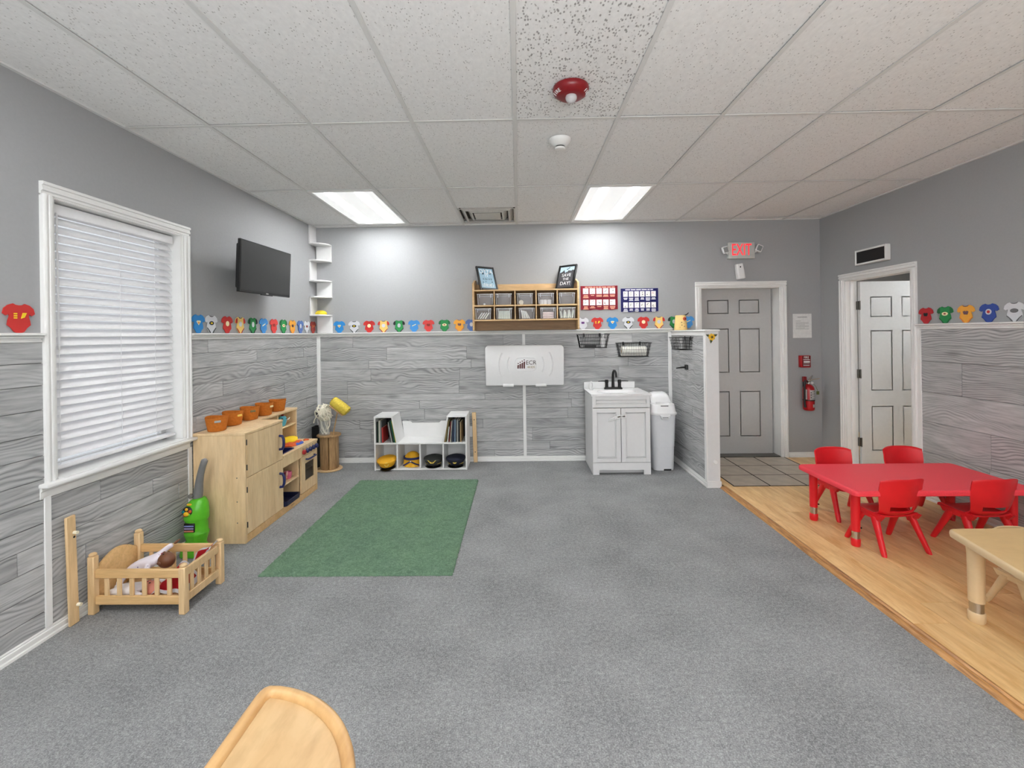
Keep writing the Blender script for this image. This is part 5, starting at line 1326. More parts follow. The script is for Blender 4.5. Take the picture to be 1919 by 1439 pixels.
M_navycl = solid('navy cloth', (22, 26, 46), .8, bump=.2); M_dgcl = solid('charcoal cloth', (52, 54, 52), .8, bump=.2); M_yelcl = solid('golden cap cloth', (232, 172, 30), .7, bump=.1)
M_goldm = solid('gold braid', (232, 204, 92), .5, 0, bump=0); M_blackg = solid('glossy black peak', (12, 12, 13), .2, bump=0)
t, M0 = peaked_cap(-.714, 5.0, .0215, .102, M_navycl, M_blackg, M_blackg, 'navy peaked cap with round gold badge in the rightmost cubby')
build(MB().lathe([(.0001, .004), (.022, .004), (.022, 0), (.0001, 0)], n=20, M=M0 @ Matrix.Translation((0, -.101, .066)) @ Matrix.Rotation(R(80), 4, 'X')), 'badge', M_goldm, t)
build(MB().tube([M0 @ Vector((.0865 * math.cos(R(200 + 10 * k)), .0865 * math.sin(R(200 + 10 * k)), .038)) for k in range(15)], .005, 8), 'braid', M_goldm, t)
t, M0 = peaked_cap(-.962, 5.0, .0215, .102, M_dgcl, M_blackg, M_blackg, 'charcoal peaked cap with gold wings in the third cubby')
for s in (-1, 1): build(MB().prism([(0, .052), (s * .014, .050), (s * .048, .086), (s * .026, .080), (s * .008, .070)], -.112, -.106, 'xz', M=M0), 'wing_badge', M_goldm, t)
build(MB().tube([M0 @ Vector((.0865 * math.cos(R(200 + 10 * k)), .0865 * math.sin(R(200 + 10 * k)), .038)) for k in range(15)], .005, 8), 'braid', M_goldm, t)
t, M0 = peaked_cap(-1.462, 4.955, .0235, .100, M_yelcl, M_blackg, M_blackg, 'golden yellow peaked cap with black peak jutting out of the left cubby', rz=R(12), tilt=R(-6), pitch=R(6))
build(MB().tube([M0 @ Vector((.020 * math.cos(R(30 * k)), -.106, .066 + .020 * math.sin(R(30 * k)))) for k in range(12)], .005, 6, closed=True), 'badge', M_goldm, t)
# soft helmet
t = thing('dress_up_helmet', 'golden and navy striped rounded helmet in the second cubby', 'hat', (-1.205, 5.03, .0205))
M0 = Matrix.Translation((-1.205, 5.03, .0205))
b = MB().lathe([(.098, 0), (.100, .03), (.095, .07), (.080, .108), (.055, .135), (.028, .148), (.0001, .152)], n=36, M=M0); build(b, 'dome', M_yelcl, t)
build(MB().lathe([(.0995, .078), (.0985, .100), (.092, .102), (.086, .10), (.090, .078)], n=36, M=M0), 'navy_band', solid('navy stripe', (30, 38, 92), .6, bump=0), t)
for s in (-1, 1):
    build(MB().tube([M0 @ Vector((s * .004, -.102, .062)), M0 @ Vector((s * .05, -.090, .036)), M0 @ Vector((s * .088, -.052, .010))], .008, 8, flat=1), 'navy_strap', solid('navy strap', (30, 38, 92), .6, bump=0), t)
build(MB().ell((-1.205, 5.03 - .106, .0205 + .064), (.012, .007, .012), 14, 10), 'badge', M_chrome, t)
build(MB().prism([(-.062, .004), (.062, .004), (.040, .026), (0, .036), (-.04, .026)], -.098, -.088, 'xz', M=M0, bev=.002), 'brow_panel', M_gold, t)

# ---- sink vanity
VX0, VX1, VYf, VYb = .752, 1.348, 4.675, 5.190
t = thing('sink_vanity', 'white two-door bathroom vanity against the end wall', 'vanity', ((VX0 + VX1) / 2, 4.93, 0))
def V_(nm, *bx, bev=.0015): return build(MB().box(*bx, bev), nm, M_steelw, t)
V_('side_panel', VX0, VYf + .018, 0, VX0 + .016, VYb, .812); V_('side_panel', VX1 - .016, VYf + .018, 0, VX1, VYb, .812)
V_('back_panel', VX0 + .016, VYb - .01, .05, VX1 - .016, VYb, .812)
V_('bottom_board', VX0 + .016, VYf + .03, .10, VX1 - .016, VYb - .01, .116)
build(MB().prism([(VX0, 0), (VX0 + .066, 0), (VX0 + .066, .048), (VX1 - .072, .048), (VX1 - .072, 0), (VX1, 0), (VX1, .124), (VX0, .124)], VYf, VYf + .018, 'xz'), 'base_front', M_steelw, t)
V_('toe_board', VX0 + .016, VYf + .07, 0, VX1 - .016, VYf + .08, .06)
def shaker(parent, nm, x0, z0, x1, z1, s, y):
    b = MB().box(x0, y + .016, z0, x1, y + .0178, z1)
    for bx in ((x0, y, z0, x0 + s, y + .0162, z1), (x1 - s, y, z0, x1, y + .0162, z1), (x0 + s, y, z0, x1 - s, y + .0162, z0 + s), (x0 + s, y, z1 - s, x1 - s, y + .0162, z1)): b.box(*bx, .0012)
    o = build(b, nm, M_steelw, t)
    q = MB(); e = s - .001
    for d_, yy in ((0, y + .0005), (.009, y + .012)):
        a0, a1, c0, c1 = x0 + e + d_, x1 - e - d_, z0 + e + d_, z1 - e - d_
        q.tube([(a0, yy, c0), (a1, yy, c0), (a1, yy, c1), (a0, yy, c1)], .0042, 6, closed=True)
    build(q, 'panel_bead', M_steelw, o)
    return o
shaker(t, 'drawer_front', VX0 + .001, .694, VX1 - .001, .812, .036, VYf)
xm = 1.046
dl = shaker(t, 'cabinet_door', VX0 + .001, .128, xm - .003, .687, .046, VYf); dr = shaker(t, 'cabinet_door', xm + .003, .128, VX1 - .001, .687, .046, VYf)
for d_, xx in ((dl, xm - .026), (dr, xm + .026)):
    build(MB().lathe([(.0001, .026), (.012, .024), (.014, .018), (.006, .010), (.006, 0)], n=16, M=Matrix.Translation((xx, VYf, .606)) @ Matrix.Rotation(R(90), 4, 'X')), 'knob', M_hinge, d_)
# top with oval basin
TX0, TX1, TY0, TZ = VX0 - .012, VX1 + .012, VYf - .012, .834
n = 48
ecx, ecy, ea, eb = 1.05, 4.895, .205, .135
b = MB()
def onrect(a):
    dx, dy = math.cos(a), math.sin(a)
    k = 1e9
    if dx > 1e-9: k = min(k, (TX1 - ecx) / dx)
    if dx < -1e-9: k = min(k, (TX0 - ecx) / dx)
    if dy > 1e-9: k = min(k, (VYb - ecy) / dy)
    if dy < -1e-9: k = min(k, (TY0 - ecy) / dy)
    return (ecx + dx * k, ecy + dy * k)
angs = sorted([2 * PI * k / n for k in range(n)] + [math.atan2(yy - ecy, xx - ecx) % (2 * PI) for xx in (TX0, TX1) for yy in (TY0, VYb)])
o_lo = [(*onrect(a), TZ - .020) for a in angs]; o_hi = [(*onrect(a), TZ) for a in angs]
el = lambda f, z: [(ecx + ea * f * math.cos(a), ecy + eb * f * math.sin(a), z) for a in angs]
b.loft([o_lo, o_hi, el(1, TZ), el(.97, TZ - .008), el(.88, TZ - .05), el(.6, TZ - .095), el(.12, TZ - .105)], caps=(False, True))
b.box(TX0, VYb - .02, TZ, TX1 - .04, VYb, .910, .003)
build(b, 'sink_top', solid('glossy white cultured marble', (240, 240, 240), .15, var=.01, bump=0), t)
f_ = thing('sink_faucet', 'matte black gooseneck faucet with two lever handles on the vanity', 'faucet', (1.06, 5.10, TZ))
build(MB().loft([rrect(1.06, 5.105, .205, .055, .02, TZ + .0005), rrect(1.06, 5.105, .205, .055, .02, TZ + .012), rrect(1.06, 5.105, .185, .044, .018, TZ + .020)]), 'base_plate', M_matte, f_)
q = [(1.06, 5.11, TZ + .018), (1.06, 5.11, .93), (1.06, 5.11, .995), (1.062, 5.10, 1.025), (1.065, 5.075, 1.042), (1.07, 5.045, 1.040), (1.074, 5.022, 1.02), (1.076, 5.015, .99), (1.077, 5.013, .972)]
build(MB().tube(q, [.018, .0145, .0125, .012, .012, .012, .012, .012, .0125], 14), 'spout', M_matte, f_)
for s in (-1, 1):
    h_ = build(MB().lathe([(.0001, 0), (.021, 0), (.018, .012), (.0175, .05), (.021, .056), (.0215, .078), (.016, .086), (.0001, .087)], (1.06 + s * .072, 5.11, TZ + .018), 20), 'handle', M_matte, f_)
    build(MB().tube([(1.06 + s * .080, 5.11, .922), (1.06 + s * .125, 5.105, .924), (1.06 + s * .168, 5.10, .921)], [.0095, .0075, .006], 10, flat=.7), 'lever', M_matte, h_)
t = thing('soap_stand', 'small white ring shaped holder on the vanity corner', 'holder', (.80, 5.04, TZ))
build(MB().lathe([(.0001, 0), (.024, 0), (.024, .006), (.0001, .008)], (.80, 5.04, TZ + .0005), 20), 'foot', M_steelw, t)
build(MB().tube([(.80 + .021 * math.cos(R(20 * k)), 5.04 - .010 * math.sin(R(20 * k)), TZ + .050 + .040 * math.sin(R(20 * k))) for k in range(18)], .0095, 8, closed=True), 'ring', M_steelw, t)
t = thing('cabinet_lock', 'white child safety lock across the vanity door knobs', 'child lock', (1.03, VYf - .02, .60))
b = MB().tube([(xm + .045, VYf - .031, .622), (xm - .02, VYf - .031, .618), (xm - .04, VYf - .031, .612), (xm - .13, VYf - .030, .575)], .0055, 8).tube([(xm + .045, VYf - .031, .596), (xm - .02, VYf - .031, .592), (xm - .05, VYf - .031, .585), (xm - .135, VYf - .030, .562)], .0055, 8)
build(b, 'cable', M_steelw, t)
build(MB().box(xm - .078, VYf - .038, .584, xm - .045, VYf - .026, .622, .004).box(xm + .036, VYf - .038, .592, xm + .052, VYf - .026, .628, .004), 'buckle', M_steelw, t)
# ---- diaper pail
PX, PY = 1.528, 4.925
t = thing('diaper_pail', 'tall white lidded diaper pail between vanity and half wall', 'pail', (PX, PY, 0))
secs = []
for z, w, d, r in ((.0, .212, .255, .05), (.02, .216, .26, .05), (.25, .232, .280, .06), (.252, .236, .284, .06), (.575, .262, .305, .065), (.60, .264, .306, .065)):
    secs.append(rrect(PX, PY, w, d, r, z + .001, 7))
build(MB().loft(secs), 'body', M_pail, t)
build(MB().box(PX - .01, PY - .132, .0, PX + .07, PY - .110, .020, .004), 'foot_recess', M_black, t)
secs = [rrect(PX, PY, w, d, r, z, 7) for z, w, d, r in ((.590, .278, .322, .07), (.596, .290, .334, .075), (.612, .290, .334, .075), (.622, .272, .316, .07), (.70, .250, .285, .07), (.705, .20, .24, .06))]
build(MB().loft(secs), 'rim', M_steelw, t)
b = MB(); n = 24
secs = []
for k in range(13):
    a = PI * k / 12
    secs.append([(PX + u * .106, PY + .075 - .115 * math.cos(a) * (1 - .05 * abs(u)) , .668 + (.150 * math.sin(a) ** .8 if 0 < k < 12 else 0) * math.sqrt(max(.05, 1 - .55 * u ** 4))) for u in [-1, -.92, -.75, -.4, 0, .4, .75, .92, 1]])
rows = [b.ring(s) for s in secs]
for r0, r1 in zip(rows, rows[1:]): b.bridge(r0, r1, closed=False)
b.face([r[0] for r in rows]); b.face([r[-1] for r in rows][::-1])
build(b, 'hood', M_steelw, t)
build(MB().prism([(PX - .055, .595), (PX - .035, .55), (PX + .035, .55), (PX + .055, .595)], PY - .178, PY - .155, 'xz', bev=.004), 'front_tab', M_steelw, t)
build(MB().box(PX - .03, PY - .1795, .566, PX + .03, PY - .177, .573), 'tab_slot', M_grayp, t)
build(MB().loft([rrect(PX, PY - .095, .15, .10, .03, .66), rrect(PX, PY - .095, .15, .10, .03, .70), rrect(PX, PY - .085, .13, .08, .03, .715)]), 'lid_handle', M_steelw, t)
build(MB().box(PX - .038, PY - .1462, .682, PX + .042, PY - .1445, .692), 'lid_slot', M_grayp, t)

# ---- wire baskets
def wire_basket(name, label, M0, w, d, h, taper=.03, nv=18, hang=True):
    """local: back at y=0, front toward -y, z 0..h"""
    t = thing(name, label, 'wire basket', tuple(M0 @ Vector((0, 0, 0))))
    tw, td = w / 2, d
    bw, bd = w / 2 - taper, d - taper * .6
    r = .0016
    P_ = lambda x, y, z: M0 @ Vector((x, y, z))
    top = [(-tw, -.004, h), (tw, -.004, h), (tw, -td, h), (-tw, -td, h)]; bot = [(-bw, -.004, 0), (bw, -.004, 0), (bw, -bd, 0), (-bw, -bd, 0)]
    build(MB().tube([P_(*p) for p in top], .0035, 6, closed=True), 'rim', M_mesh, t)
    build(MB().tube([P_(*p) for p in bot], .003, 6, closed=True), 'base_ring', M_mesh, t)
    def side(a0, a1, b0, b1, n, nm):
        b = MB()
        for k in range(1, n):
            f = k / n
            b.tube([P_(*lerp3(a0, a1, f)), P_(*lerp3(b0, b1, f))], r, 4)
        for g in (.25, .5, .75):
            b.tube([P_(*lerp3(a0, b0, g)), P_(*lerp3(a1, b1, g))], r, 4)
        build(b, nm, M_mesh, t)
    side(top[3], top[2], bot[3], bot[2], nv, 'front_wires'); side(top[0], top[1], bot[0], bot[1], nv, 'back_wires')
    side(top[0], top[3], bot[0], bot[3], max(4, nv // 3), 'side_wires'); side(top[1], top[2], bot[1], bot[2], max(4, nv // 3), 'side_wires')
    b = MB()
    for k in range(1, nv):
        f = k / nv; b.tube([P_(*lerp3(bot[0], bot[1], f)), P_(*lerp3(bot[3], bot[2], f))], r, 4)
    build(b, 'floor_wires', M_mesh, t)
    for s in (-1, 1): build(MB().box(s * w * .26 - .010, -.006, h - .03, s * w * .26 + .010, .0, h + .012, .002, M=M0), 'hanger', M_black, t)
    return t
MB1 = Matrix.Translation((.842, YB - .010, 1.302))
wire_basket('wire_basket', 'black wire basket left of the other two, under the posters above the vanity', MB1, .352, .165, .150)
MB2 = Matrix.Translation((1.298, YB - .010, 1.198))
wire_basket('wire_basket', 'black wire basket holding a paper towel roll above the vanity', MB2, .372, .165, .152)
MB3 = Matrix.Translation((HX0 - .010, 4.70, 1.285)) @ Matrix.Rotation(R(-90), 4, 'Z')
wire_basket('wire_basket', 'black wire basket on the inner face of the half wall', MB3, .30, .145, .125, nv=14)
b = MB().box(.745, YB - .120, 1.3065, .875, YB - .07, 1.332, .003); single(b, 'brush_case', M_black, 'flat black case in the left wire basket', 'case')
t = thing('spray_bottle', 'white spray bottle in the left wire basket', 'bottle', (.955, YB - .085, 1.306))
build(MB().lathe([(.0001, 0), (.026, 0), (.028, .01), (.028, .09), (.012, .12), (.011, .13)], (.955, YB - .085, 1.3065), 20), 'body', M_binrim, t)
build(MB().box(.938, YB - .115, 1.434, .970, YB - .07, 1.462, .006, 2), 'spray_head', M_steelw, t)
b = MB(); b.tube([(1.165, YB - .085, 1.258), (1.435, YB - .085, 1.258)], .056, 32); b.tube([(1.1635, YB - .085, 1.258), (1.4365, YB - .085, 1.258)], .02, 20, mi=1)
single(b, 'paper_towel_roll', [solid('white paper towel', (244, 242, 234), .95, var=.03, nscale=60, bump=.3), M_spool], 'white paper towel roll lying in the right wire basket', 'paper towel')
# ---- hook, flower, spotted figure on half wall
t = thing('wall_hook', 'black paper towel arm fixed to the half wall planks', 'hook', (HX0 - .03, 4.735, 1.09))
build(MB().box(HX0 - .030, 4.705, 1.070, HX0 - .008, 4.765, 1.125, .008, 2), 'mount', M_black, t)
build(MB().tube([(HX0 - .02, 4.735, 1.098), (HX0 - .07, 4.74, 1.094), (HX0 - .12, 4.745, 1.088)], [.010, .008, .005], 8), 'arm', M_black, t)
single(MB().lathe([(.0001, -.010), (.016, -.010), (.019, -.006), (.019, 0), (.0001, 0)], n=20, M=Matrix.Translation((1.832, HY, .240)) @ Matrix.Rotation(R(-90), 4, 'X')), 'cover_cap', M_trim, 'small round white cover cap low on the half wall end', 'cap')
t = thing('flower_ornament', 'yellow flower ornament with green leaves on the half wall end', 'ornament', (1.812, HY - .012, 1.40))
fx, fz = 1.812, 1.415
for k in range(8):
    a = R(45 * k + 10)
    m = Matrix.Translation((fx + .018 * math.cos(a), HY - .0065, fz + .018 * math.sin(a))) @ Matrix.Rotation(-a, 4, 'Y')
    build(MB().ell((0, 0, 0), (.017, .005, .010), 12, 8, M=m), 'petal', M_gold, t)
build(MB().ell((fx, HY - .010, fz), (.014, .006, .014), 16, 10), 'flower_center', solid('ochre', (150, 120, 30), .6, bump=0), t)
build(MB().ell((fx, HY - .016, fz), (.006, .003, .006), 12, 8), 'flower_eye', M_black, t)
for a in (R(25), R(155), R(262)):
    m = Matrix.Translation((fx + .040 * math.cos(a), HY - .004, fz + .040 * math.sin(a))) @ Matrix.Rotation(-a, 4, 'Y')
    build(MB().prism([(-.02, 0), (-.004, .012), (.020, 0), (-.004, -.012)], -.002, .002, 'xz', M=m), 'leaf', solid('dark leaf', (62, 76, 40), .6, bump=0), t)
t = thing('spotted_figure', 'pale yellow spotted pot figure with red patch standing on the half wall end', 'figurine', (1.815, 5.10, 1.4865))
build(MB().lathe([(.0001, 0), (.066, 0), (.070, .004), (.067, .06), (.060, .12), (.056, .160), (.052, .166), (.0001, .168)], (1.822, 5.09, 1.4868), 32), 'body', solid('pale yellow plush', (248, 214, 142), .7, bump=.05), t)
def onfig(a, z, ry): 
    r = .0685 - .07 * z
    return Vector((1.822 + r * math.cos(a), 5.09 + r * math.sin(a), 1.4868 + z))
b = MB()
for a, z, s_ in ((-100, .085, .0055), (-78, .072, .004), (-98, .055, .006), (-75, .040, .006), (-115, .030, .004), (-60, .10, .004)):
    b.ell(onfig(R(a), z, 0), (s_, s_ * .7, s_), 10, 8)
build(b, 'spot', M_black, t)
pp = onfig(R(-66), .125, 0)
build(MB().ell(pp, (.022, .012, .020), 16, 10), 'red_patch', solid('coral felt', (206, 84, 56), .7, bump=0), t)
build(MB().ell(pp + Vector((.004, -.010, .0)), (.009, .005, .007), 12, 8), 'eye', M_black, t)
build(MB().tube([(1.84, 5.06, 1.651), (1.865, 5.05, 1.655), (1.885, 5.045, 1.668), (1.895, 5.045, 1.682)], [.005, .007, .006, .003], 8), 'curl', M_black, t)

# ---- exit sign, freshener, notice, alarm, extinguisher
EX, EZ = 2.552, 2.385
t = thing('exit_sign', 'white lit EXIT sign with red letters and two emergency lamps above the exit door', 'exit sign', (EX, YB - .03, 2.29))
build(MB().box(EX - .148, YB - .052, 2.292, EX + .150, YB - .0, 2.478, .006, 2), 'housing', solid('grey white housing', (196, 198, 194), .5, bump=0), t)
M_exit = emit('lit red letters', (250, 40, 52), 1.1)
build(MB().text('EXIT', .185, Matrix.Translation((EX - .002, YB - .0535, EZ + .002)) @ Matrix.Rotation(PI / 2, 4, 'X') @ Matrix.Scale(.60, 4, (1, 0, 0)) @ Matrix.Scale(1.02, 4, (0, 1, 0)), .0012), 'letters', M_exit, t)
def elamp(cx, cz, rot, s):
    M0 = Matrix.Translation((cx, YB - .05, cz)) @ Matrix.Rotation(rot, 4, 'Y')
    l = build(MB().box(-.034, -.018, -.040, .034, .020, .040, .006, 2, M=M0), 'emergency_lamp', M_steelw, t)
    build(MB().box(-.026, -.0195, -.030, .026, -.0175, .030, .002, M=M0), 'lamp_lens', clearmat('lamp lens %d' % s, (150, 154, 154), .8, .1), l)
    build(MB().tube([(cx - s * .02, YB - .04, cz - .03), (EX + s * .148, YB - .03, cz - .045)], .008, 8), 'lamp_arm', M_steelw, t)
elamp(EX - .185, 2.392, R(-16), -1); elamp(EX + .195, 2.405, R(24), 1)
t = thing('air_freshener', 'white wall air freshener tilted below the exit sign', 'air freshener', (2.548, YB - .03, 2.062))
M0 = Matrix.Translation((2.548, YB - .034, 2.062)) @ Matrix.Rotation(R(-8), 4, 'Y')
build(MB().loft([rrect(0, 0, .080, .060, .02, 0), rrect(0, 0, .092, .066, .022, .008), rrect(0, 0, .092, .066, .022, .07), rrect(0, .0, .084, .062, .02, .168), rrect(0, 0, .074, .054, .018, .172)], M=M0), 'body', M_steelw, t)
build(MB().ell((0, -.031, .135), (.008, .004, .009), 12, 8, M=M0), 'nozzle', M_black, t)
t = thing('paper_notice', 'white printed paper notice on the wall right of the exit door', 'notice', (3.253, YB - .004, 1.379))
pp = build(MB().box(3.147, YB - .004, 1.379, 3.360, YB - .001, 1.655), 'sheet', M_paper, t)
b = MB()
b.box(3.200, YB - .0046, 1.614, 3.306, YB - .004, 1.620)
for k in range(8):
    if k in (0,): b.box(3.18, YB - .0046, 1.572, 3.24, YB - .004, 1.5745); continue
    b.box(3.18, YB - .0046, 1.567 - .0125 * k, 3.18 + (.148 if k % 3 else .10), YB - .004, 1.5695 - .0125 * k)
build(b, 'print', M_ink, t)
t = thing('fire_alarm_pull', 'small red fire alarm pull station above the extinguisher', 'fire alarm', (3.262, YB - .025, 1.04))
build(MB().box(3.205, YB - .048, 1.042, 3.318, YB - .0, 1.178, .005, 2), 'housing', M_firered, t)
build(MB().box(3.220, YB - .0505, 1.052, 3.312, YB - .048, 1.172, .001), 'front_plate', solid('dark red plate', (104, 12, 18), .4, bump=0), t)
build(MB().text('FIRE', .040, Matrix.Translation((3.266, YB - .0512, 1.155)) @ Matrix.Rotation(PI / 2, 4, 'X') @ Matrix.Scale(.82, 4, (1, 0, 0)), .0006), 'lettering', M_white, t)
build(MB().box(3.232, YB - .060, 1.096, 3.302, YB - .050, 1.116, .003), 'pull_bar', M_white, t)
build(MB().box(3.230, YB - .0515, 1.128, 3.304, YB - .0505, 1.134).box(3.230, YB - .0515, 1.062, 3.300, YB - .0505, 1.068).box(3.230, YB - .0515, 1.080, 3.304, YB - .0505, 1.084), 'white_line', M_white, t)
ex, ey = 3.268, YB - .078
t = thing('fire_extinguisher', 'red fire extinguisher with white label hung in the corner by the exit door', 'fire extinguisher', (ex, ey, .56))
build(MB().lathe([(.0001, .0), (.046, 0), (.056, .010), (.058, .03), (.058, .235), (.052, .262), (.034, .284), (.018, .292), (.018, .30)], (ex, ey, .562), 32), 'cylinder', M_firered, t)
b = MB(); n = 14
A = [R(-150 + 110 * k / n) for k in range(n + 1)]
def lab(z0, z1, a0, a1, mat, nm, r=.0588):
    q = MB(); AA = [R(a0 + (a1 - a0) * k / 12) for k in range(13)]
    lo = q.ring([(ex + r * math.cos(a), ey + r * math.sin(a), z0) for a in AA]); hi = q.ring([(ex + r * math.cos(a), ey + r * math.sin(a), z1) for a in AA]); q.bridge(lo, hi, closed=False)
    bmesh.ops.solidify(q.bm, geom=q.bm.faces[:], thickness=.0008); build(q, nm, mat, t)
lab(.685, .795, -110, -30, M_paper, 'label'); lab(.690, .80, -170, -135, M_paper, 'side_label'); lab(.60, .635, -80, -45, M_paper, 'small_label')
b = MB()
for i in range(3):
    a = R(-98); b.ell((ex + .0592 * math.cos(a), ey + .0592 * math.sin(a), .712 + .028 * i), (.007, .002, .009), 10, 6)
for i in range(4):
    for j in range(3):
        a = R(-80 + 12 * j); b.ell((ex + .0592 * math.cos(a), ey + .0592 * math.sin(a), .70 + .026 * i), (.005, .001, .003), 8, 6)
build(b, 'label_print', M_ink, t)
build(MB().lathe([(.0595, .672), (.0605, .674), (.0605, .684), (.0595, .686)], (ex, ey, 0), 32), 'strap', M_black, t)
build(MB().lathe([(.018, .856), (.022, .860), (.022, .885), (.012, .895), (.0001, .896)], (ex, ey, 0), 18), 'valve', M_chrome, t)
build(MB().tube([(ex - .01, ey - .01, .893), (ex + .03, ey - .035, .915), (ex + .085, ey - .06, .925)], [.008, .006, .005], 8), 'lever', M_chrome, t)
build(MB().tube([(ex - .0, ey - .01, .90), (ex + .012, ey - .03, .94), (ex + .02, ey - .04, .958)], [.009, .008, .006], 8), 'lever', M_chrome, t)
build(MB().cyl((ex + .02, ey - .018, .872), (ex + .026, ey - .034, .872), .013, n=16), 'gauge', M_paper, t)
q = [(ex - .012, ey - .012, .88), (ex - .045, ey - .02, .905), (ex - .058, ey - .03, .90), (ex - .064, ey - .035, .86), (ex - .066, ey - .03, .76), (ex - .064, ey - .028, .66), (ex - .058, ey - .03, .60)]
build(MB().tube(q, [.010, .011, .011, .010, .010, .011, .013], 10), 'hose', M_black, t)
build(MB().box(ex - .075, ey - .032, .885, ex - .035, ey - .0, .945, .005), 'nozzle_clip', M_strobe, t)
build(MB().tube([(ex + .04, ey - .01, .87), (ex + .07, ey - .02, .83), (ex + .085, ey - .02, .79), (ex + .09, ey - .02, .775)], .002, 6).box(ex + .075, ey - .022, .74, ex + .105, ey - .018, .778), 'tag', solid('olive tag card', (96, 104, 56), .7, bump=0), t)
build(MB().box(ex - .02, ey + .056, .60, ex + .02, YB - .0, .88, .003), 'bracket', M_black, t)
# ---- dark framed panel above the doorway
t = thing('dark_wall_panel', 'white framed dark rectangular sign panel above the open doorway', 'wall panel', (XR - .03, 4.432, 2.11))
b = MB()
y0, y1, z0, z1, f = 4.238, 4.627, 2.112, 2.262, .018
for bx in ((XR - .048, y0, z0, XR, y0 + f, z1), (XR - .048, y1 - f, z0, XR, y1, z1), (XR - .048, y0 + f, z0, XR, y1 - f, z0 + f), (XR - .048, y0 + f, z1 - f, XR, y1 - f, z1)): b.box(*bx, .004)
build(b, 'frame', M_trim, t)
build(MB().box(XR - .040, y0 + f, z0 + f, XR - .01, y1 - f, z1 - f), 'panel', M_black, t)

# ================================================================ child tables and chairs on the laminate
FLZ = .0135
def plastic_chair(name, label, mat, loc, rz, group, s=1.0):
    """faces +y in local coordinates"""
    t = thing(name, label, 'chair', loc, rz, group)
    S = Matrix.Scale(s, 4)
    prof = [(.135, .218), (.132, .232), (.118, .240), (.07, .238), (.0, .232), (-.06, .232), (-.095, .238)]
    back = [(-.095, .238), (-.118, .252), (-.128, .268), (-.138, .304), (-.143, .335), (-.149, .38), (-.155, .43), (-.160, .470), (-.163, .485), (-.161, .492)]
    NU = 16
    def sheet(pr, wfun, curve, cut=None):
        b = MB(); rows = []
        for (y, z) in pr:
            w = wfun(z, y)
            rows.append(b.ring([S @ Vector((w * u, y + curve(z) * u * u, z + (.012 * u * u * u * u if pr is prof else -(.018 * u ** 4 if z > .46 else 0)))) for u in [-1 + 2 * k / NU for k in range(NU + 1)]]))
        for i, (r0, r1) in enumerate(zip(rows, rows[1:])):
            for k in range(NU):
                if cut and cut(i, k): continue
                b.face((r0[k], r0[k + 1], r1[k + 1], r1[k]))
        bmesh.ops.recalc_face_normals(b.bm, faces=b.bm.faces[:])
        bmesh.ops.solidify(b.bm, geom=b.bm.faces[:], thickness=.010 * s)
        return b
    build(sheet(prof, lambda z, y: .135 if y > -.05 else .130, lambda z: 0), 'seat', mat, t, local=True, ang=.9)
    build(sheet(back, lambda z, y: .128 + .026 * min(1, max(0, (z - .25) / .12)), lambda z: .045, lambda i, k: i == 2 and 3 <= k < NU - 3), 'backrest', mat, t, local=True, ang=.9)
    for sx in (-1, 1):
        # seat side bracket
        build(MB().loft([[S @ Vector((sx * .118, y, z)) for y, z in ((-.115, .238), (.115, .238), (.09, .205), (-.09, .205))], [S @ Vector((sx * .142, y, z)) for y, z in ((-.115, .240), (.115, .240), (.09, .205), (-.09, .205))]]), 'side_bracket', mat, t, local=True)
        for sy in (-1, 1):
            p0, p1 = Vector((sx * .128, sy * .045, .222)), Vector((sx * .158, sy * .145, .0))
            secs = []
            for f, wd, dp in ((0, .030, .020), (.5, .022, .017), (.93, .019, .016), (1, .016, .013)):
                c = p0.lerp(p1, f)
                secs.append([S @ Vector((c.x + dp * math.cos(a) , c.y + wd * math.sin(a), c.z)) for a in [2 * PI * k / 12 for k in range(12)]])
            build(MB().loft(secs), 'leg', mat, t, local=True)
    return t
G = 'red child chairs around the red table'
c0 = plastic_chair('child_chair', 'near left red child chair, back to the room, at the red table', M_red, (2.46, 3.075, FLZ), R(6), G)
dup(c0, (3.045, 3.06, FLZ), R(3), 'near right red child chair, back to the room, at the red table')
dup(c0, (2.555, 3.60, FLZ), R(183), 'far left red child chair facing the room behind the red table')
dup(c0, (3.115, 3.61, FLZ), R(178), 'far right red child chair facing the room behind the red table, by the doorway')
def slab_top(poly, z0, z1, r, bev):
    """rounded-corner polygon prism"""
    pts = []
    n = len(poly)
    for i in range(n):
        p = Vector(poly[i]); a = (Vector(poly[i - 1]) - p).normalized(); c = (Vector(poly[(i + 1) % n]) - p).normalized()
        p0, p1 = p + a * r, p + c * r
        for k in range(6):
            f = k / 5; q = (p0 * (1 - f) + p * f) * (1 - f) + (p * (1 - f) + p1 * f) * f
            pts.append((q.x, q.y))
    return pts
def offset_in(pts, d):
    c = Vector((sum(p[0] for p in pts) / len(pts), sum(p[1] for p in pts) / len(pts))); out = []
    for p in pts:
        v = c - Vector(p); out.append(tuple(Vector(p) + v.normalized() * d))
    return out
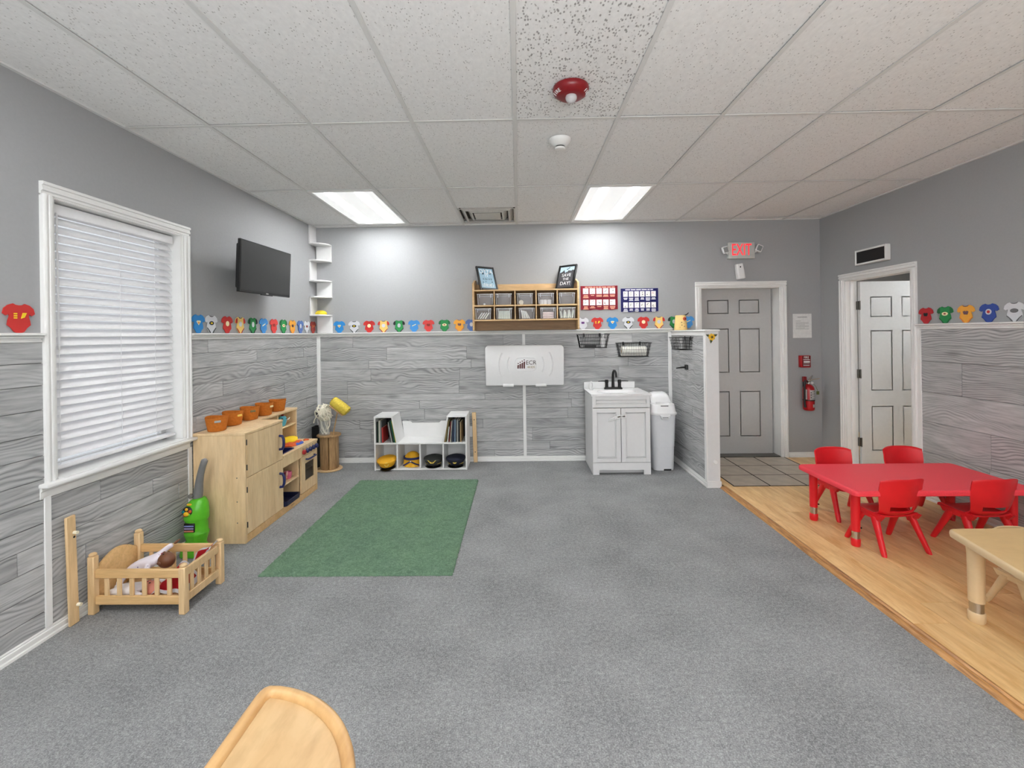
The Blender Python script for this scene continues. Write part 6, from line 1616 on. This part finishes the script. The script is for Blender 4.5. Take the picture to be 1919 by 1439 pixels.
def table(name, label, loc, poly, legs, h, mtop, medge, mleg, lr):
    t = thing(name, label, 'table', loc)
    pts = slab_top(poly, 0, 0, .035, 0)
    b = MB(); Z = lambda q, z: [(x, y, z) for x, y in q]
    b.loft([Z(offset_in(pts, .012), h - .038), Z(offset_in(pts, .002), h - .034), Z(pts, h - .020), Z(offset_in(pts, .001), h - .008), Z(offset_in(pts, .006), h - .002), Z(offset_in(pts, .012), h)], caps=(True, False))
    if medge is not mtop:
        build(b, 'edge_band', medge, t); b = MB()
    b.loft([Z(offset_in(pts, .012), h - .004), Z(offset_in(pts, .012), h)], caps=(True, True))
    build(b, 'tabletop', mtop, t)
    for lx, ly in legs:
        l = build(MB().lathe([(lr * 1.12, h - .038), (lr, h - .07), (lr * .93, .125), (lr * .93, .115), (.0001, .115)], (lx, ly, 0), 24), 'leg', mleg, t)
        build(MB().cyl((lx, ly, FLZ + .045), (lx, ly, .12), lr * .82, n=20), 'steel_sleeve', M_chrome, l)
        build(MB().lathe([(.0001, FLZ), (lr * .85, FLZ), (lr * .98, FLZ + .008), (lr * 1.0, FLZ + .045), (lr * .9, FLZ + .052), (.0001, FLZ + .052)], (lx, ly, 0), 24), 'foot', mleg, l)
        build(MB().tube([(lx + lr * .8, ly, .135), (lx + lr * 1.35, ly - .002, .132)], .006, 8), 'set_screw', M_black if mleg is M_red else mleg, l)
    return t
table('child_table', 'low red rectangular child table with steel sleeved legs on the laminate', (2.755, 3.26, FLZ), [(2.166, 2.952), (3.352, 2.945), (3.352, 3.560), (2.168, 3.566)], [(2.246, 3.492), (2.252, 3.070), (3.27, 3.05), (3.27, 3.48)], .42, M_redtop, M_redtop, M_red, .0285)
table('activity_table', 'low tan topped beige table in the right foreground', (2.75, 2.0, FLZ), [(2.232, 2.400), (3.38, 2.400), (3.40, 1.45), (2.022, 1.45)], [(2.252, 2.268), (3.28, 2.28), (3.28, 1.58), (2.13, 1.58)], .42, M_tabletop, M_beige, M_beige, .034)
plastic_chair('child_chair', 'beige child chair tucked under the tan topped table', M_beige, (2.60, 2.325, FLZ), R(180), None, .80)

# ---- quarter-round wooden tray table in the foreground
qx, qy, qr, qz = -.690, .835, .352, .55
t = thing('tray_table', 'light wood quarter-round table with raised amber rim in the foreground', 'table', (qx + .15, qy + .15, 0))
arc = [(qx + qr * math.sin(R(90 * k / 24)), qy + qr * math.cos(R(90 * k / 24))) for k in range(25)]
outl = []
rc = .022
# rounded far corner where the straight left side meets the arc
outl = [(qx, qy)] + [(qx, qy + qr - .035), (qx + .002, qy + qr - .022), (qx + .007, qy + qr - .010), (qx + .016, qy + qr - .003)] + arc[2:]
def inset(pts, d):
    n = len(pts); out = []
    for i in range(n):
        p = Vector(pts[i]); a = (p - Vector(pts[i - 1])).normalized(); c = (Vector(pts[(i + 1) % n]) - p).normalized()
        nrm = Vector((a.y + c.y, -a.x - c.x)); nrm.normalize()
        k = max(.35, nrm.dot(Vector((a.y, -a.x))))
        out.append(tuple(p + nrm * (d / k)))
    return out
in1 = [(qx + .030, qy + .030)] + [(qx + .030, math.sqrt(max(0, (qr - .030) ** 2 - .030 ** 2)) + qy)] + [(qx + (qr - .030) * math.sin(R(a)), qy + (qr - .030) * math.cos(R(a))) for a in [7 + 76 * k / 22 for k in range(23)]] + [(math.sqrt(max(0, (qr - .030) ** 2 - .030 ** 2)) + qx, qy + .030)]
build(MB().prism(in1, qz - .022, qz - .010, 'xy'), 'tabletop', M_dtop, t)
b = MB()
Zp = lambda q, z: [(x, y, z) for x, y in q]
n = 40
def resample(pts, n):
    P2 = [Vector(p) for p in pts] + [Vector(pts[0])]; L = [0]
    for a, c in zip(P2, P2[1:]): L.append(L[-1] + (c - a).length)
    out = []
    for k in range(n):
        s = L[-1] * k / n; i = max(j for j in range(len(L) - 1) if L[j] <= s + 1e-9); f = (s - L[i]) / max(1e-9, L[i + 1] - L[i]); out.append(P2[i].lerp(P2[i + 1], f))
    return out
ctr = Vector((qx + .14, qy + .14))
def ray_poly(pts, ang):
    d = Vector((math.cos(ang), math.sin(ang))); best = None
    for a, c in zip(pts, pts[1:] + pts[:1]):
        a, c = Vector(a), Vector(c); e = c - a; den = d.x * e.y - d.y * e.x
        if abs(den) < 1e-12: continue
        w_ = a - ctr; tt = (w_.x * e.y - w_.y * e.x) / den; uu = (w_.x * d.y - w_.y * d.x) / den
        if tt > 0 and -1e-6 <= uu <= 1 + 1e-6: best = tt if best is None else max(best, tt)
    return best
angs = [2 * PI * k / 120 for k in range(120)]
def blend(f, z):
    return [(*(ctr + Vector((math.cos(a), math.sin(a))) * (ray_poly(outl, a) * (1 - f) + ray_poly(in1, a) * f)), z) for a in angs]
b.loft([blend(0.02, qz - .045), blend(0, qz - .04), blend(0, qz - .008), blend(.10, qz + .002), blend(.30, qz + .006), blend(.70, qz + .005), blend(.92, qz - .001), blend(1.0, qz - .011), blend(1.0, qz - .022)], caps=(False, False))
build(b, 'rim', M_drim, t)
build(MB().prism(outl, qz - .048, qz - .040, 'xy'), 'underside', M_dtop, t)
for lx, ly in ((qx + .035, qy + .035), (qx + .035, qy + qr - .06), (qx + qr - .06, qy + .035)):
    build(MB().cyl((lx, ly, 0), (lx, ly, qz - .045), .016, .02, 18), 'leg', M_drim, t)
for nm_ in ('lettering',):
    pass
bpy.context.view_layer.update()
